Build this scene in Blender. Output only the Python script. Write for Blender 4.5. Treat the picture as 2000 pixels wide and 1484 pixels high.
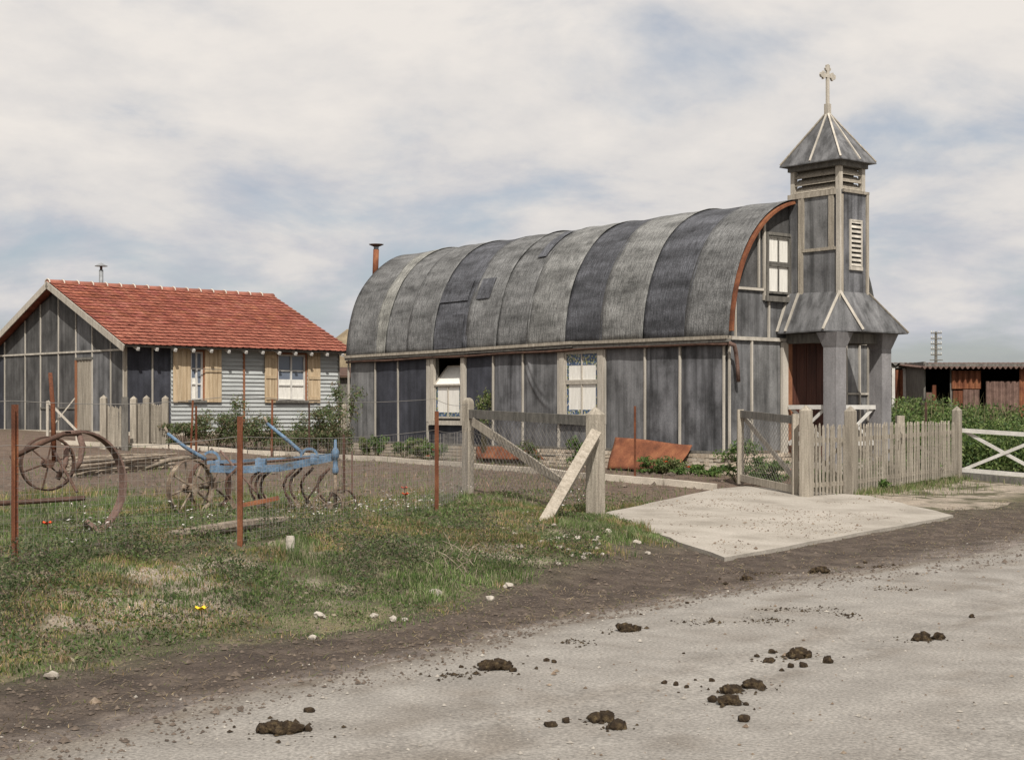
import bpy, bmesh, math, random
import numpy as np
from mathutils import Vector, Matrix
random.seed(7); rng = np.random.default_rng(11)
R = math.radians
scene = bpy.context.scene
for o in list(bpy.data.objects): bpy.data.objects.remove(o)
COL = scene.collection

# ------------------------------------------------------------------ camera, sky, sun, exposure
FPX, HOR, CZ = 2950.0, 795.0, 1.6          # focal length and horizon in photo pixels (2000 wide), eye height
cd = bpy.data.cameras.new('camera'); cam = bpy.data.objects.new('camera', cd); COL.objects.link(cam)
cd.sensor_fit = 'HORIZONTAL'; cd.sensor_width = 36; cd.lens = 36*FPX/2000
cd.shift_y = (HOR-742)/2000; cd.clip_start = .1; cd.clip_end = 5000
cam.location = (0, 0, CZ); cam.rotation_euler = (R(90), 0, 0)
scene.camera = cam
SUN_TRAVEL = Vector((-.107, .883, -1.0)).normalized()
SUN_EL = math.asin(-SUN_TRAVEL.z); to_sun = -SUN_TRAVEL
sd = bpy.data.lights.new('sun', 'SUN'); sd.energy = 5.0; sd.angle = R(.55); sd.color = (1, .95, .87)
sun = bpy.data.objects.new('sun', sd); COL.objects.link(sun)
sun.rotation_euler = SUN_TRAVEL.to_track_quat('-Z', 'Y').to_euler(); sun.location = (0, -5, 20)

def nn(nt, typ, **kw):
    n = nt.nodes.new(typ)
    for k, v in kw.items():
        if hasattr(n, k): setattr(n, k, v)
    return n
world = bpy.data.worlds.new('World'); scene.world = world; world.use_nodes = True
nt = world.node_tree; nt.nodes.clear(); lk = nt.links.new
wo = nn(nt, 'ShaderNodeOutputWorld')
sky = nn(nt, 'ShaderNodeTexSky'); sky.sky_type = 'NISHITA'; sky.sun_disc = False
sky.sun_elevation = SUN_EL; sky.sun_rotation = math.atan2(to_sun.x, to_sun.y); sky.air_density = 1.0; sky.dust_density = 1.5
bg_sky = nn(nt, 'ShaderNodeBackground'); bg_sky.inputs[1].default_value = .095
lk(sky.outputs[0], bg_sky.inputs[0])
tc = nn(nt, 'ShaderNodeTexCoord')
sep = nn(nt, 'ShaderNodeSeparateXYZ'); lk(tc.outputs['Generated'], sep.inputs[0])
def math_(op, a, b=None, nt=nt):
    m = nn(nt, 'ShaderNodeMath', operation=op)
    for i, v in enumerate((a, b)):
        if v is None: continue
        if isinstance(v, (int, float)): m.inputs[i].default_value = v
        else: nt.links.new(v, m.inputs[i])
    return m.outputs[0]
zc = math_('MAXIMUM', sep.outputs[2], 0.0)
zz = math_('ADD', zc, .30)
comb = nn(nt, 'ShaderNodeCombineXYZ')
lk(math_('DIVIDE', sep.outputs[0], zz), comb.inputs[0]); lk(math_('DIVIDE', sep.outputs[1], zz), comb.inputs[1])
def noise_(vec, scale, detail, rough, nt=nt, dist=0.0):
    n = nn(nt, 'ShaderNodeTexNoise'); n.inputs['Scale'].default_value = scale
    n.inputs['Detail'].default_value = detail; n.inputs['Roughness'].default_value = rough; n.inputs['Distortion'].default_value = dist
    if vec is not None: nt.links.new(vec, n.inputs['Vector'])
    return n.outputs[0]
def ramp_(fac, stops, nt=nt, interp='LINEAR'):
    r = nn(nt, 'ShaderNodeValToRGB'); cr = r.color_ramp; cr.interpolation = interp
    while len(cr.elements) < len(stops): cr.elements.new(.5)
    for e, (p, c) in zip(cr.elements, stops):
        e.position = p; e.color = (*c, 1) if len(c) == 3 else c
    nt.links.new(fac, r.inputs[0]); return r.outputs[0]
offs = nn(nt, 'ShaderNodeVectorMath', operation='ADD'); offs.inputs[1].default_value = (3.7, 1.9, 0); lk(comb.outputs[0], offs.inputs[0])
n1 = noise_(offs.outputs[0], 2.5, 9, .56, dist=.35)
n2 = noise_(offs.outputs[0], 6.5, 7, .58)
mask = ramp_(math_('ADD', math_('ADD', n1, math_('MINIMUM', math_('MULTIPLY', zc, 1.15), .17)), -.09), [(.32, (.42,)*3), (.60, (1,)*3)], interp='EASE')
ccol = ramp_(math_('ADD', math_('ADD', math_('MULTIPLY', n1, .62), math_('MULTIPLY', n2, .38)), math_('MINIMUM', math_('MULTIPLY', math_('ADD', zc, -.11), 1.15), .16)), [(.30, (.50, .525, .61)), (.45, (.66, .665, .71)), (.56, (.84, .81, .79)), (.70, (.98, .925, .87))])
bg_c = nn(nt, 'ShaderNodeBackground'); lk(ccol, bg_c.inputs[0]); bg_c.inputs[1].default_value = .86
mx = nn(nt, 'ShaderNodeMixShader'); lk(mask, mx.inputs[0]); lk(bg_sky.outputs[0], mx.inputs[1]); lk(bg_c.outputs[0], mx.inputs[2])
lk(mx.outputs[0], wo.inputs[0])
scene.view_settings.view_transform = 'Standard'; scene.view_settings.look = 'None'
scene.view_settings.exposure = 0.0; scene.view_settings.gamma = 1.0; scene.view_settings.use_curve_mapping = False

# ------------------------------------------------------------------ helpers
def srgb(r, g, b):
    f = lambda c: c/12.92 if c <= .04045 else ((c+.055)/1.055)**2.4
    return (f(r/255), f(g/255), f(b/255))
def mul(c, k): return tuple(min(1, x*k) for x in c)

class MB:
    def __init__(s): s.v = []; s.f = []
    def add(s, vs, fs):
        b = len(s.v); s.v += [tuple(p) for p in vs]; s.f += [tuple(i+b for i in f) for f in fs]
    def box(s, x0, x1, y0, y1, z0, z1, lean=(0, 0)):
        a, b = lean
        s.add([(x0, y0, z0), (x1, y0, z0), (x1, y1, z0), (x0, y1, z0), (x0+a, y0+b, z1), (x1+a, y0+b, z1), (x1+a, y1+b, z1), (x0+a, y1+b, z1)],
              [(0, 3, 2, 1), (4, 5, 6, 7), (0, 1, 5, 4), (1, 2, 6, 5), (2, 3, 7, 6), (3, 0, 4, 7)])
    def bar(s, p, q, w, h, up=(0, 0, 1)):
        p, q = Vector(p), Vector(q); d = (q-p).normalized(); up = Vector(up)
        if abs(d.dot(up)) > .98: up = Vector((1, 0, 0))
        a = d.cross(up).normalized()*w/2; b = a.cross(d).normalized()*h/2
        vs = [p-a-b, p+a-b, p+a+b, p-a+b, q-a-b, q+a-b, q+a+b, q-a+b]
        s.add(vs, [(0, 1, 2, 3), (7, 6, 5, 4), (0, 4, 5, 1), (1, 5, 6, 2), (2, 6, 7, 3), (3, 7, 4, 0)])
    def tube(s, pts, r, n=8, closed=False, cap=True):
        pts = [Vector(p) for p in pts]; m = len(pts); rs = r if isinstance(r, (list, tuple)) else [r]*m
        rings = []; prev = None
        for i, p in enumerate(pts):
            if closed: t = (pts[(i+1) % m]-pts[i-1]).normalized()
            else: t = (pts[min(i+1, m-1)]-pts[max(i-1, 0)]).normalized()
            if prev is None:
                ref = Vector((0, 0, 1)) if abs(t.z) < .9 else Vector((1, 0, 0)); a = t.cross(ref).normalized()
            else: a = (prev-t*prev.dot(t)).normalized()
            prev = a; b = t.cross(a)
            rings.append([p+(a*math.cos(2*math.pi*k/n)+b*math.sin(2*math.pi*k/n))*rs[i] for k in range(n)])
        fs = []
        for i in range(m if closed else m-1):
            j = (i+1) % m
            for k in range(n):
                l = (k+1) % n; fs.append((i*n+k, i*n+l, j*n+l, j*n+k))
        if cap and not closed: fs += [tuple(range(n-1, -1, -1)), tuple((m-1)*n+k for k in range(n))]
        s.add([p for rg in rings for p in rg], fs)
    def prism(s, poly, off):
        off = Vector(off); n = len(poly); vs = [Vector(p) for p in poly]; vs += [p+off for p in vs]
        s.add(vs, [tuple(range(n-1, -1, -1)), tuple(range(n, 2*n))]+[(i, (i+1) % n, n+(i+1) % n, n+i) for i in range(n)])
    def lathe(s, c, prof, n=12):
        c = Vector(c); m = len(prof); vs = []
        for r, z in prof:
            for k in range(n): vs.append(c+Vector((r*math.cos(2*math.pi*k/n), r*math.sin(2*math.pi*k/n), z)))
        fs = [(i*n+k, i*n+(k+1) % n, (i+1)*n+(k+1) % n, (i+1)*n+k) for i in range(m-1) for k in range(n)]
        fs += [tuple(range(n-1, -1, -1)), tuple((m-1)*n+k for k in range(n))]
        s.add(vs, fs)
    def grid(s, fn, nu, nv):
        b = len(s.v)
        for i in range(nu+1):
            for j in range(nv+1): s.v.append(tuple(fn(i/nu, j/nv)))
        for i in range(nu):
            for j in range(nv): s.f.append((b+i*(nv+1)+j, b+(i+1)*(nv+1)+j, b+(i+1)*(nv+1)+j+1, b+i*(nv+1)+j+1))
    def lump(s, c, rx, ry, rz, seed=0, sub=2, rough=.22):
        bm = bmesh.new(); bmesh.ops.create_icosphere(bm, subdivisions=sub, radius=1)
        rr = random.Random(seed); ph = [(rr.uniform(1.5, 4), Vector((rr.gauss(0, 1), rr.gauss(0, 1), rr.gauss(0, 1))), rr.uniform(0, 6)) for _ in range(7)]
        vs = []
        for v in bm.verts:
            k = 1+rough*sum(math.sin(f*d.dot(v.co)+p) for f, d, p in ph)/3.2
            vs.append((c[0]+v.co.x*rx*k, c[1]+v.co.y*ry*k, c[2]+v.co.z*rz*k))
        s.add(vs, [tuple(v.index for v in f.verts) for f in bm.faces]); bm.free()
    def mesh(s, name, m, smooth=False):
        me = bpy.data.meshes.new(name); me.from_pydata(s.v, [], s.f)
        bm = bmesh.new(); bm.from_mesh(me); bmesh.ops.recalc_face_normals(bm, faces=bm.faces); bm.to_mesh(me); bm.free()
        if m: me.materials.append(m)
        if smooth:
            me.polygons.foreach_set('use_smooth', [True]*len(me.polygons))
        return me
    def build(s, name, m, parent=None, smooth=False):
        return link(name, s.mesh(name, m, smooth), parent)
def link(name, me, parent=None, loc=None, rot=None):
    o = bpy.data.objects.new(name, me); COL.objects.link(o)
    if parent: o.parent = parent
    if loc is not None: o.location = loc
    if rot is not None: o.rotation_euler = rot
    return o
def tag(o, label, cat, group=None, kind=None):
    o['label'] = label; o['category'] = cat
    if group: o['group'] = group
    if kind: o['kind'] = kind
    return o
def empty(name, loc, rz=0, label=None, cat=None, group=None):
    o = bpy.data.objects.new(name, None); COL.objects.link(o); o.location = loc; o.rotation_euler = (0, 0, rz); o.empty_display_size = .2
    if label: tag(o, label, cat, group)
    return o

# ------------------------------------------------------------------ materials
def M(name, stops, scale=4, detail=6, rough=.85, bump=.15, stretch=(1, 1, 1), coord='Object', fine=(60, .25), spec=.25, metal=0,
      streak=None, bumpscale=None, attr=False, transl=0, rnd=0, dist=.01):
    """ramp over stretched noise, times fine grain, optionally times vertical streaks, a vertex colour and a per-object shift"""
    m = bpy.data.materials.new(name); m.use_nodes = True; t = m.node_tree; t.nodes.clear(); L = t.links.new
    out = nn(t, 'ShaderNodeOutputMaterial'); b = nn(t, 'ShaderNodeBsdfPrincipled'); L(b.outputs[0], out.inputs[0])
    tcx = nn(t, 'ShaderNodeTexCoord'); mp = nn(t, 'ShaderNodeMapping'); mp.inputs['Scale'].default_value = stretch
    L(tcx.outputs[coord], mp.inputs[0]); vec = mp.outputs[0]
    if rnd:
        oi = nn(t, 'ShaderNodeObjectInfo'); vm = nn(t, 'ShaderNodeVectorMath', operation='MULTIPLY_ADD')
        vm.inputs[1].default_value = (37, 53, 71); cx = nn(t, 'ShaderNodeCombineXYZ')
        for i in range(3): L(oi.outputs['Random'], cx.inputs[i])
        L(cx.outputs[0], vm.inputs[0]); L(vec, vm.inputs[2]); vec = vm.outputs[0]
    n = noise_(vec, scale, detail, .6, t)
    colr = ramp_(n, stops, t)
    def mulc(a, bb, fac=1.0):
        x = nn(t, 'ShaderNodeMixRGB', blend_type='MULTIPLY'); x.inputs[0].default_value = fac
        L(a, x.inputs[1]); L(bb, x.inputs[2]); return x.outputs[0]
    if streak:
        mp2 = nn(t, 'ShaderNodeMapping'); mp2.inputs['Scale'].default_value = streak[0]; L(tcx.outputs[coord], mp2.inputs[0])
        s = noise_(mp2.outputs[0], 1.0, 4, .6, t); k = streak[1]
        colr = mulc(colr, ramp_(s, [(.33, (k,)*3), (.6, (1.12,)*3)], t))
    if fine:
        fn = noise_(tcx.outputs[coord], fine[0], 3, .6, t); lo = 1-fine[1]
        colr = mulc(colr, ramp_(fn, [(.3, (lo,)*3), (.7, (1+fine[1]*.6,)*3)], t))
    if attr:
        at = nn(t, 'ShaderNodeAttribute', attribute_name='Col'); colr = mulc(colr, at.outputs[0])
    if rnd:
        mr = nn(t, 'ShaderNodeMapRange'); mr.inputs[3].default_value = 1-rnd; mr.inputs[4].default_value = 1+rnd
        L(oi.outputs['Random'], mr.inputs[0]); cc = nn(t, 'ShaderNodeCombineXYZ')
        for i in range(3): L(mr.outputs[0], cc.inputs[i])
        colr = mulc(colr, cc.outputs[0])
    L(colr, b.inputs['Base Color']); b.inputs['Roughness'].default_value = rough
    b.inputs['Specular IOR Level'].default_value = spec; b.inputs['Metallic'].default_value = metal
    if bump:
        bn = noise_(vec if bumpscale is None else tcx.outputs[coord], bumpscale or scale*4, 6, .65, t)
        bp = nn(t, 'ShaderNodeBump'); bp.inputs['Strength'].default_value = bump; bp.inputs['Distance'].default_value = dist
        L(bn, bp.inputs['Height']); L(bp.outputs[0], b.inputs['Normal'])
    if transl:
        tr = nn(t, 'ShaderNodeBsdfTranslucent'); L(colr, tr.inputs[0]); mxs = nn(t, 'ShaderNodeMixShader'); mxs.inputs[0].default_value = transl
        L(b.outputs[0], mxs.inputs[1]); L(tr.outputs[0], mxs.inputs[2]); L(mxs.outputs[0], out.inputs[0])
    return m
def simple(name, c, k=.8, **kw): return M(name, [(.3, mul(c, k)), (.7, mul(c, 1.15))], **kw)

WHT = (1, 1, 1)
m_road = M('road_grit', [(.3, (.225, .208, .187)), (.5, (.276, .257, .233)), (.7, (.33, .308, .28))], scale=2.2, detail=10, bump=.6, bumpscale=38, fine=(48, .42), attr=True, rough=.95, dist=.03)
m_mud = M('mud', [(.3, (.050, .038, .031)), (.5, (.084, .064, .051)), (.7, (.14, .11, .088))], scale=3.2, detail=9, bump=1.0, bumpscale=16, fine=(48, .4), attr=True, rough=.95, dist=.05)
m_ground = M('earth', [(.3, (.72,)*3), (.7, (1.2,)*3)], scale=2.5, detail=9, bump=1.0, bumpscale=14, fine=(42, .4), attr=True, rough=1, dist=.05)
m_slab = M('pale_concrete', [(.3, (.235, .210, .178)), (.5, (.325, .295, .256)), (.7, (.385, .352, .31))], scale=1.1, detail=10, bump=.4, bumpscale=30, fine=(40, .22), rough=.95)
m_kerb = simple('kerb_stone', (.47, .42, .35), scale=3, bump=.4)
def felt(name, c, lo=.62, hi=1.3, streak=.6, sc=2.2): return M(name, [(.30, mul(c, lo)), (.52, c), (.72, mul(c, hi))], scale=sc, detail=9, rough=.8, bump=.35, bumpscale=45,
        stretch=(1, 1, .8), streak=((6.5, 6.5, .32), streak), fine=(75, .38), rnd=.06)
m_felt_l = felt('felt_pale', (.185, .184, .184), .5, 1.3, .5); m_felt_m = felt('felt_mid', (.142, .142, .146), .45, 1.35, .5); m_felt_s = felt('felt_streaked', (.140, .141, .150), .30, 1.4, .34)
m_felt_d = felt('felt_dark', (.043, .045, .056), .6, 1.7, .7, 1.6); m_felt_p = felt('felt_lilac', (.225, .218, .222), .75, 1.15, .85); m_felt_b = felt('felt_brownish', (.088, .086, .085), .5, 1.5)
def roofm(name, c, lo=.48, hi=1.5):
    # coordinates: u along the building, v along the arc
    return M(name, [(.32, mul(c, lo)), (.5, c), (.68, mul(c, hi))], scale=1.0, detail=8, rough=.78, bump=.4, bumpscale=30, stretch=(.8, 2.9, 1), coord='UV',
             streak=((30, 4.2, 1), .48), fine=(34, .5), rnd=.05)
m_roof = {'l': roofm('roof_felt_pale', (.182, .181, .175)), 'm': roofm('roof_felt_mid', (.150, .150, .149)), 'd': roofm('roof_felt_dark', (.080, .082, .092), .5, 1.75), 'b': roofm('roof_felt_bleached', (.24, .237, .218), .6, 1.3)}
m_bat = M('batten_wood', [(.3, (.30, .275, .235)), (.7, (.52, .48, .42))], scale=6, stretch=(1, 1, .15), bump=.2, fine=(70, .25), rnd=.1)
m_grey = M('weathered_wood', [(.3, (.20, .175, .142)), (.55, (.31, .275, .225)), (.72, (.40, .36, .30))], scale=5, stretch=(4, 4, .35), bump=.5, bumpscale=25, fine=(60, .3), rnd=.14)
m_greyd = M('dark_weathered_wood', [(.3, (.085, .08, .072)), (.7, (.19, .178, .158))], scale=5, stretch=(3, 3, .6), bump=.5, fine=(60, .3), rnd=.12)
m_pale = M('pale_timber', [(.3, (.31, .28, .235)), (.7, (.48, .44, .38))], scale=5, stretch=(3, 3, .5), bump=.4, fine=(55, .25), rnd=.08)
m_strut = M('split_timber', [(.3, (.25, .215, .17)), (.7, (.40, .355, .295))], scale=5, stretch=(3, 3, .8), bump=.4, fine=(55, .3))
m_shut = M('shutter_wood', [(.3, (.36, .265, .165)), (.55, (.50, .39, .26)), (.72, (.60, .49, .345))], scale=3.5, stretch=(5, 5, .35), bump=.3, fine=(60, .25), rnd=.12)
m_white = M('white_paint', [(.3, (.47, .455, .425)), (.7, (.64, .62, .585))], scale=6, bump=.15, fine=(50, .15))
m_greenw = M('pale_green_paint', [(.3, (.30, .315, .31)), (.6, (.41, .425, .42)), (.75, (.475, .485, .475))], scale=2.0, stretch=(.6, .6, 4), bump=.2, fine=(50, .22), rnd=.07)
m_rust = M('rusty_iron', [(.3, (.085, .034, .020)), (.5, (.17, .062, .032)), (.72, (.27, .115, .055))], scale=3, detail=9, bump=.4, fine=(55, .35), rough=.9, rnd=.12)
m_rustd = M('dark_rust', [(.3, (.045, .028, .022)), (.7, (.125, .07, .05))], scale=6, detail=8, bump=.4, fine=(50, .35), rough=.85)
m_rustb = M('brown_rust', [(.3, (.10, .062, .05)), (.7, (.21, .135, .11))], scale=6, detail=8, bump=.4, fine=(50, .35), rough=.85)
m_jamb = simple('red_brown_paint', (.26, .115, .062), scale=5, bump=.2)
m_door = M('dark_red_door', [(.3, (.045, .016, .011)), (.7, (.105, .040, .026))], scale=3, stretch=(4, 4, .4), bump=.2, rough=.7)
m_brick = M('pale_brick', [(.3, (.34, .27, .20)), (.5, (.47, .395, .31)), (.7, (.56, .50, .42))], scale=5, bump=.5, fine=(50, .3), rnd=.22)
m_mort = simple('mortar', (.19, .165, .135), scale=8, bump=.5)
m_tile = M('clay_tile', [(.3, (.155, .048, .032)), (.5, (.245, .080, .053)), (.7, (.335, .135, .090))], scale=2.4, detail=8, bump=.3, fine=(40, .3), rnd=.11)
m_tilea = M('clay_tile_field', [(.3, (.155, .048, .032)), (.5, (.245, .080, .053)), (.7, (.335, .135, .090))], scale=2.4, detail=8, bump=.3, fine=(40, .3), attr=True)
m_ridge = simple('ridge_tile', (.26, .10, .07), scale=5, bump=.3, rnd=.18); m_mortl = simple('pale_mortar', (.52, .46, .39), scale=10)
m_zinc = simple('zinc', (.25, .26, .27), scale=6, metal=.3, rough=.55, bump=.1)
m_blue = M('blue_paint', [(.32, (.075, .07, .065)), (.45, (.085, .135, .20)), (.6, (.12, .19, .28)), (.75, (.20, .26, .32))], scale=6, bump=.25, fine=(50, .35), rough=.6)
m_mudiron = M('muddy_iron', [(.3, (.07, .05, .038)), (.5, (.17, .125, .09)), (.7, (.36, .30, .23))], scale=7, bump=.6, fine=(40, .35), rough=.95)
m_wire = simple('wire', (.22, .205, .19), metal=.4, rough=.6, bump=0, fine=None)
m_curtain = M('white_curtain', [(.3, (.62, .60, .55)), (.7, (.78, .76, .71))], scale=9, stretch=(3, 3, .3), bump=.5, rough=.95, fine=(60, .12))
m_glass = bpy.data.materials.new('window_glass'); m_glass.use_nodes = True
_b = m_glass.node_tree.nodes['Principled BSDF']; _b.inputs['Base Color'].default_value = (.14, .165, .21, 1); _b.inputs['Roughness'].default_value = .06; _b.inputs['Specular IOR Level'].default_value = .6  # bluish base colour stands in for the sky's reflection
_n = noise_(None, 2.2, 2, .5, m_glass.node_tree); _bp = nn(m_glass.node_tree, 'ShaderNodeBump'); _bp.inputs['Strength'].default_value = .12
m_glass.node_tree.links.new(_n, _bp.inputs['Height']); m_glass.node_tree.links.new(_bp.outputs[0], _b.inputs['Normal'])
def border_mat():
    m = bpy.data.materials.new('coloured_glass_border'); m.use_nodes = True; t = m.node_tree; b = t.nodes['Principled BSDF']
    tx = nn(t, 'ShaderNodeTexCoord'); v = nn(t, 'ShaderNodeTexVoronoi'); v.inputs['Scale'].default_value = 28; t.links.new(tx.outputs['Object'], v.inputs['Vector'])
    s = nn(t, 'ShaderNodeSeparateColor'); t.links.new(v.outputs['Color'], s.inputs[0])
    c = ramp_(s.outputs[0], [(.0, (.035, .06, .12)), (.36, (.07, .12, .21)), (.52, (.30, .29, .13)), (.66, (.06, .10, .07)), (.84, (.40, .39, .35))], t, 'CONSTANT')
    t.links.new(c, b.inputs['Base Color']); b.inputs['Roughness'].default_value = .35; return m
m_border = border_mat()
m_shade = simple('interior_shade', (.012, .012, .013), bump=0, fine=None)  # near-black colour painted in for the shade inside openings
m_leaf = M('foliage', [(.3, (.75,)*3), (.7, (1.2,)*3)], scale=3, bump=0, fine=None, attr=True, transl=.35, rough=.6)
m_blade = M('grass_blades', [(.3, (.75,)*3), (.7, (1.2,)*3)], scale=1.2, bump=0, fine=None, attr=True, transl=.3, rough=.7)
m_dung = M('dung', [(.3, (.016, .011, .007)), (.5, (.045, .030, .017)), (.72, (.13, .095, .05))], scale=30, detail=8, bump=1, bumpscale=90, rough=.95, fine=None, dist=.02)
m_stone = M('chalk_stone', [(.3, (.28, .245, .205)), (.7, (.48, .44, .385))], scale=8, bump=.7, fine=(40, .3), rnd=.12)
m_pebble = M('pebble', [(.3, (.20, .18, .155)), (.7, (.42, .385, .34))], scale=3, bump=0, fine=(30, .3))
m_clod = M('clod', [(.3, (.06, .046, .037)), (.7, (.16, .125, .098))], scale=6, bump=0, fine=(30, .4))
m_straw = M('straw', [(.3, (.14, .105, .065)), (.7, (.27, .215, .14))], scale=4, stretch=(1, 1, .3), bump=.8, fine=(35, .4))
m_stick = M('dry_wood', [(.3, (.13, .10, .075)), (.7, (.36, .30, .235))], scale=9, bump=.5, fine=(40, .35), rnd=.25)
m_stem = simple('stem', (.075, .065, .035), bump=0)

# ------------------------------------------------------------------ terrain
RX, RY = .62, .785; _k = math.hypot(RX, RY); RX /= _k; RY /= _k          # direction of the road
def to_rq(x, y): return RX*x+RY*y, -RY*x+RX*y
def to_xy(r, q): return RX*r-RY*q, RY*r+RX*q
def vnoise(x, y, seed=0):
    x = np.asarray(x, float); y = np.asarray(y, float); xi = np.floor(x); yi = np.floor(y); fx = x-xi; fy = y-yi
    def h(a, b):
        v = np.sin(a*127.1+b*311.7+seed*74.7)*43758.5453; return v-np.floor(v)
    fx = fx*fx*(3-2*fx); fy = fy*fy*(3-2*fy)
    return (h(xi, yi)*(1-fx)+h(xi+1, yi)*fx)*(1-fy)+(h(xi, yi+1)*(1-fx)+h(xi+1, yi+1)*fx)*fy
def fbm(x, y, seed=0, o=4): return sum(vnoise(x*2**i, y*2**i, seed+i)*.5**i for i in range(o))/(2-.5**(o-1))
def sstep(a, b, x): t = np.clip((np.asarray(x, float)-a)/(b-a), 0, 1); return t*t*(3-2*t)
def edge1(r): return np.interp(r, [-60, 3, 5, 7.7, 10, 12.2, 16.2, 60], [6.1, 6.1, 6.25, 6.65, 6.95, 6.7, 6.25, 6.25])+.28*(fbm(r*.9, r*0+2, 5)-.5)
def edge2(r): return np.interp(r, [-60, 5.4, 8.3, 10.4, 13, 16, 20, 60], [7.9, 7.9, 7.85, 8.25, 9.0, 9.3, 8.9, 9.0])+.5*(fbm(r*1.1, r*0+9, 8)-.5)
QB = [0, 6.4, 7.2, 8.0, 9, 10, 11, 12, 15, 22, 28, 31, 33, 40, 60, 200, 900]
ZL = [0, 0, -.05, -.02, .12, .28, .33, .29, .31, .34, .40, .65, .83, .92, 1.0, 1.0, 1.0]
ZR = [0, 0, -.04, -.02, .02, .05, .08, .13, .28, .34, .40, .65, .83, .92, 1.0, 1.0, 1.0]
def on_slab(px, py):
    z = .2
    for _ in range(12):
        d = FPX*(CZ-z)/(py-HOR); x = (px-1000)/FPX*d; q = to_rq(x, d)[1]; z = .0+.040*(q-7.6)
    return Vector((x, d, z))
sl = [on_slab(1415, 1088), on_slab(1862, 1006), on_slab(1700, 968), on_slab(1455, 949), on_slab(1395, 955), on_slab(1172, 1003)]
on_slab_poly = [(p.x, p.y) for p in sl]
def inside(x, y, poly, grow=1.0):
    x = np.asarray(x, float); y = np.asarray(y, float)
    cx = sum(p[0] for p in poly)/len(poly); cy = sum(p[1] for p in poly)/len(poly); P = [(cx+(a-cx)*grow, cy+(b-cy)*grow) for a, b in poly]
    c = np.zeros(x.shape, bool); j = len(P)-1
    for i in range(len(P)):
        (xi, yi), (xj, yj) = P[i], P[j]; c ^= ((yi > y) != (yj > y)) & (x < (xj-xi)*(y-yi)/(yj-yi+1e-12)+xi); j = i
    return c
def terrain(x, y, fine=True):
    r, q = to_rq(np.asarray(x, float), np.asarray(y, float))
    w = sstep(15.5, 10.5, r-(q-8)*.9)
    z = np.interp(q, QB, ZL)*w+np.interp(q, QB, ZR)*(1-w)
    if fine:
        amp = np.interp(q, [5.5, 7, 8.2, 9, 11.5, 13, 30, 80], [.012, .06, .09, .24, .20, .07, .07, .3])
        amp = amp*np.where((q > 8) & (q < 15) & (r-(q-8)*.9 > 11.5), .45, 1)
        z = z+amp*(fbm(x*1.1, y*1.1, 3)-.5)+.35*amp*(fbm(x*4.5, y*4.5, 21, 3)-.5)
        z = z-.015*np.exp(-((q-4.6)/.35)**2)-.012*np.exp(-((q-2.6)/.35)**2)
    return np.where(inside(x, y, on_slab_poly, 1.02), np.minimum(z, .04*(q-7.6)-.045), z)
def tz(x, y): return float(terrain(x, y))
def ray(px, py): return (px-1000)/FPX, (HOR-py)/FPX
_DS = 3.0*1.012**np.arange(390)
def ground(px, py):
    a, b = ray(px, py); k = int(np.argmax(CZ+b*_DS < terrain(a*_DS, _DS))); lo, hi = _DS[max(k-1, 0)], _DS[k]
    for _ in range(2):
        ds = np.linspace(lo, hi, 40); k = max(1, int(np.argmax(CZ+b*ds < terrain(a*ds, ds)))); lo, hi = ds[k-1], ds[k]
    return Vector((a*hi, hi, CZ+b*hi))
def at_depth(px, py, d): a, b = ray(px, py); return Vector((a*d, d, CZ+b*d))

def np_mesh(name, verts, tris, mat, cols=None, smooth=False, uv=None):
    me = bpy.data.meshes.new(name); verts = np.asarray(verts, np.float32); tris = np.asarray(tris, np.int32)
    k = tris.shape[1]
    me.vertices.add(len(verts)); me.vertices.foreach_set('co', verts.ravel())
    me.loops.add(tris.size); me.loops.foreach_set('vertex_index', tris.ravel())
    me.polygons.add(len(tris)); me.polygons.foreach_set('loop_start', np.arange(0, tris.size, k, dtype=np.int32))
    if smooth: me.polygons.foreach_set('use_smooth', np.ones(len(tris), bool))
    me.update(calc_edges=True); me.validate()
    if cols is not None:
        ca = me.color_attributes.new('Col', 'FLOAT_COLOR', 'POINT'); c4 = np.ones((len(verts), 4), np.float32); c4[:, :3] = cols
        ca.data.foreach_set('color', c4.ravel())
    me.materials.append(mat); return me
def grid_faces(n, m):
    i, j = np.meshgrid(np.arange(n-1), np.arange(m-1), indexing='ij'); a = i*m+j
    return np.stack([a, a+m, a+m+1, a+1], -1).reshape(-1, 4)
def spaced(dense0, dense1, step, far0, far1, g=1.18):
    xs = list(np.arange(dense0, dense1, step)); s = step; a = xs[-1]; 
    while a < far1: s *= g; a += s; xs.append(a)
    s = step; a = xs[0]; pre = []
    while a > far0: s *= g; a -= s; pre.append(a)
    return np.array(pre[::-1]+xs)
rs = spaced(0, 36, .09, -700, 900)
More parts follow.
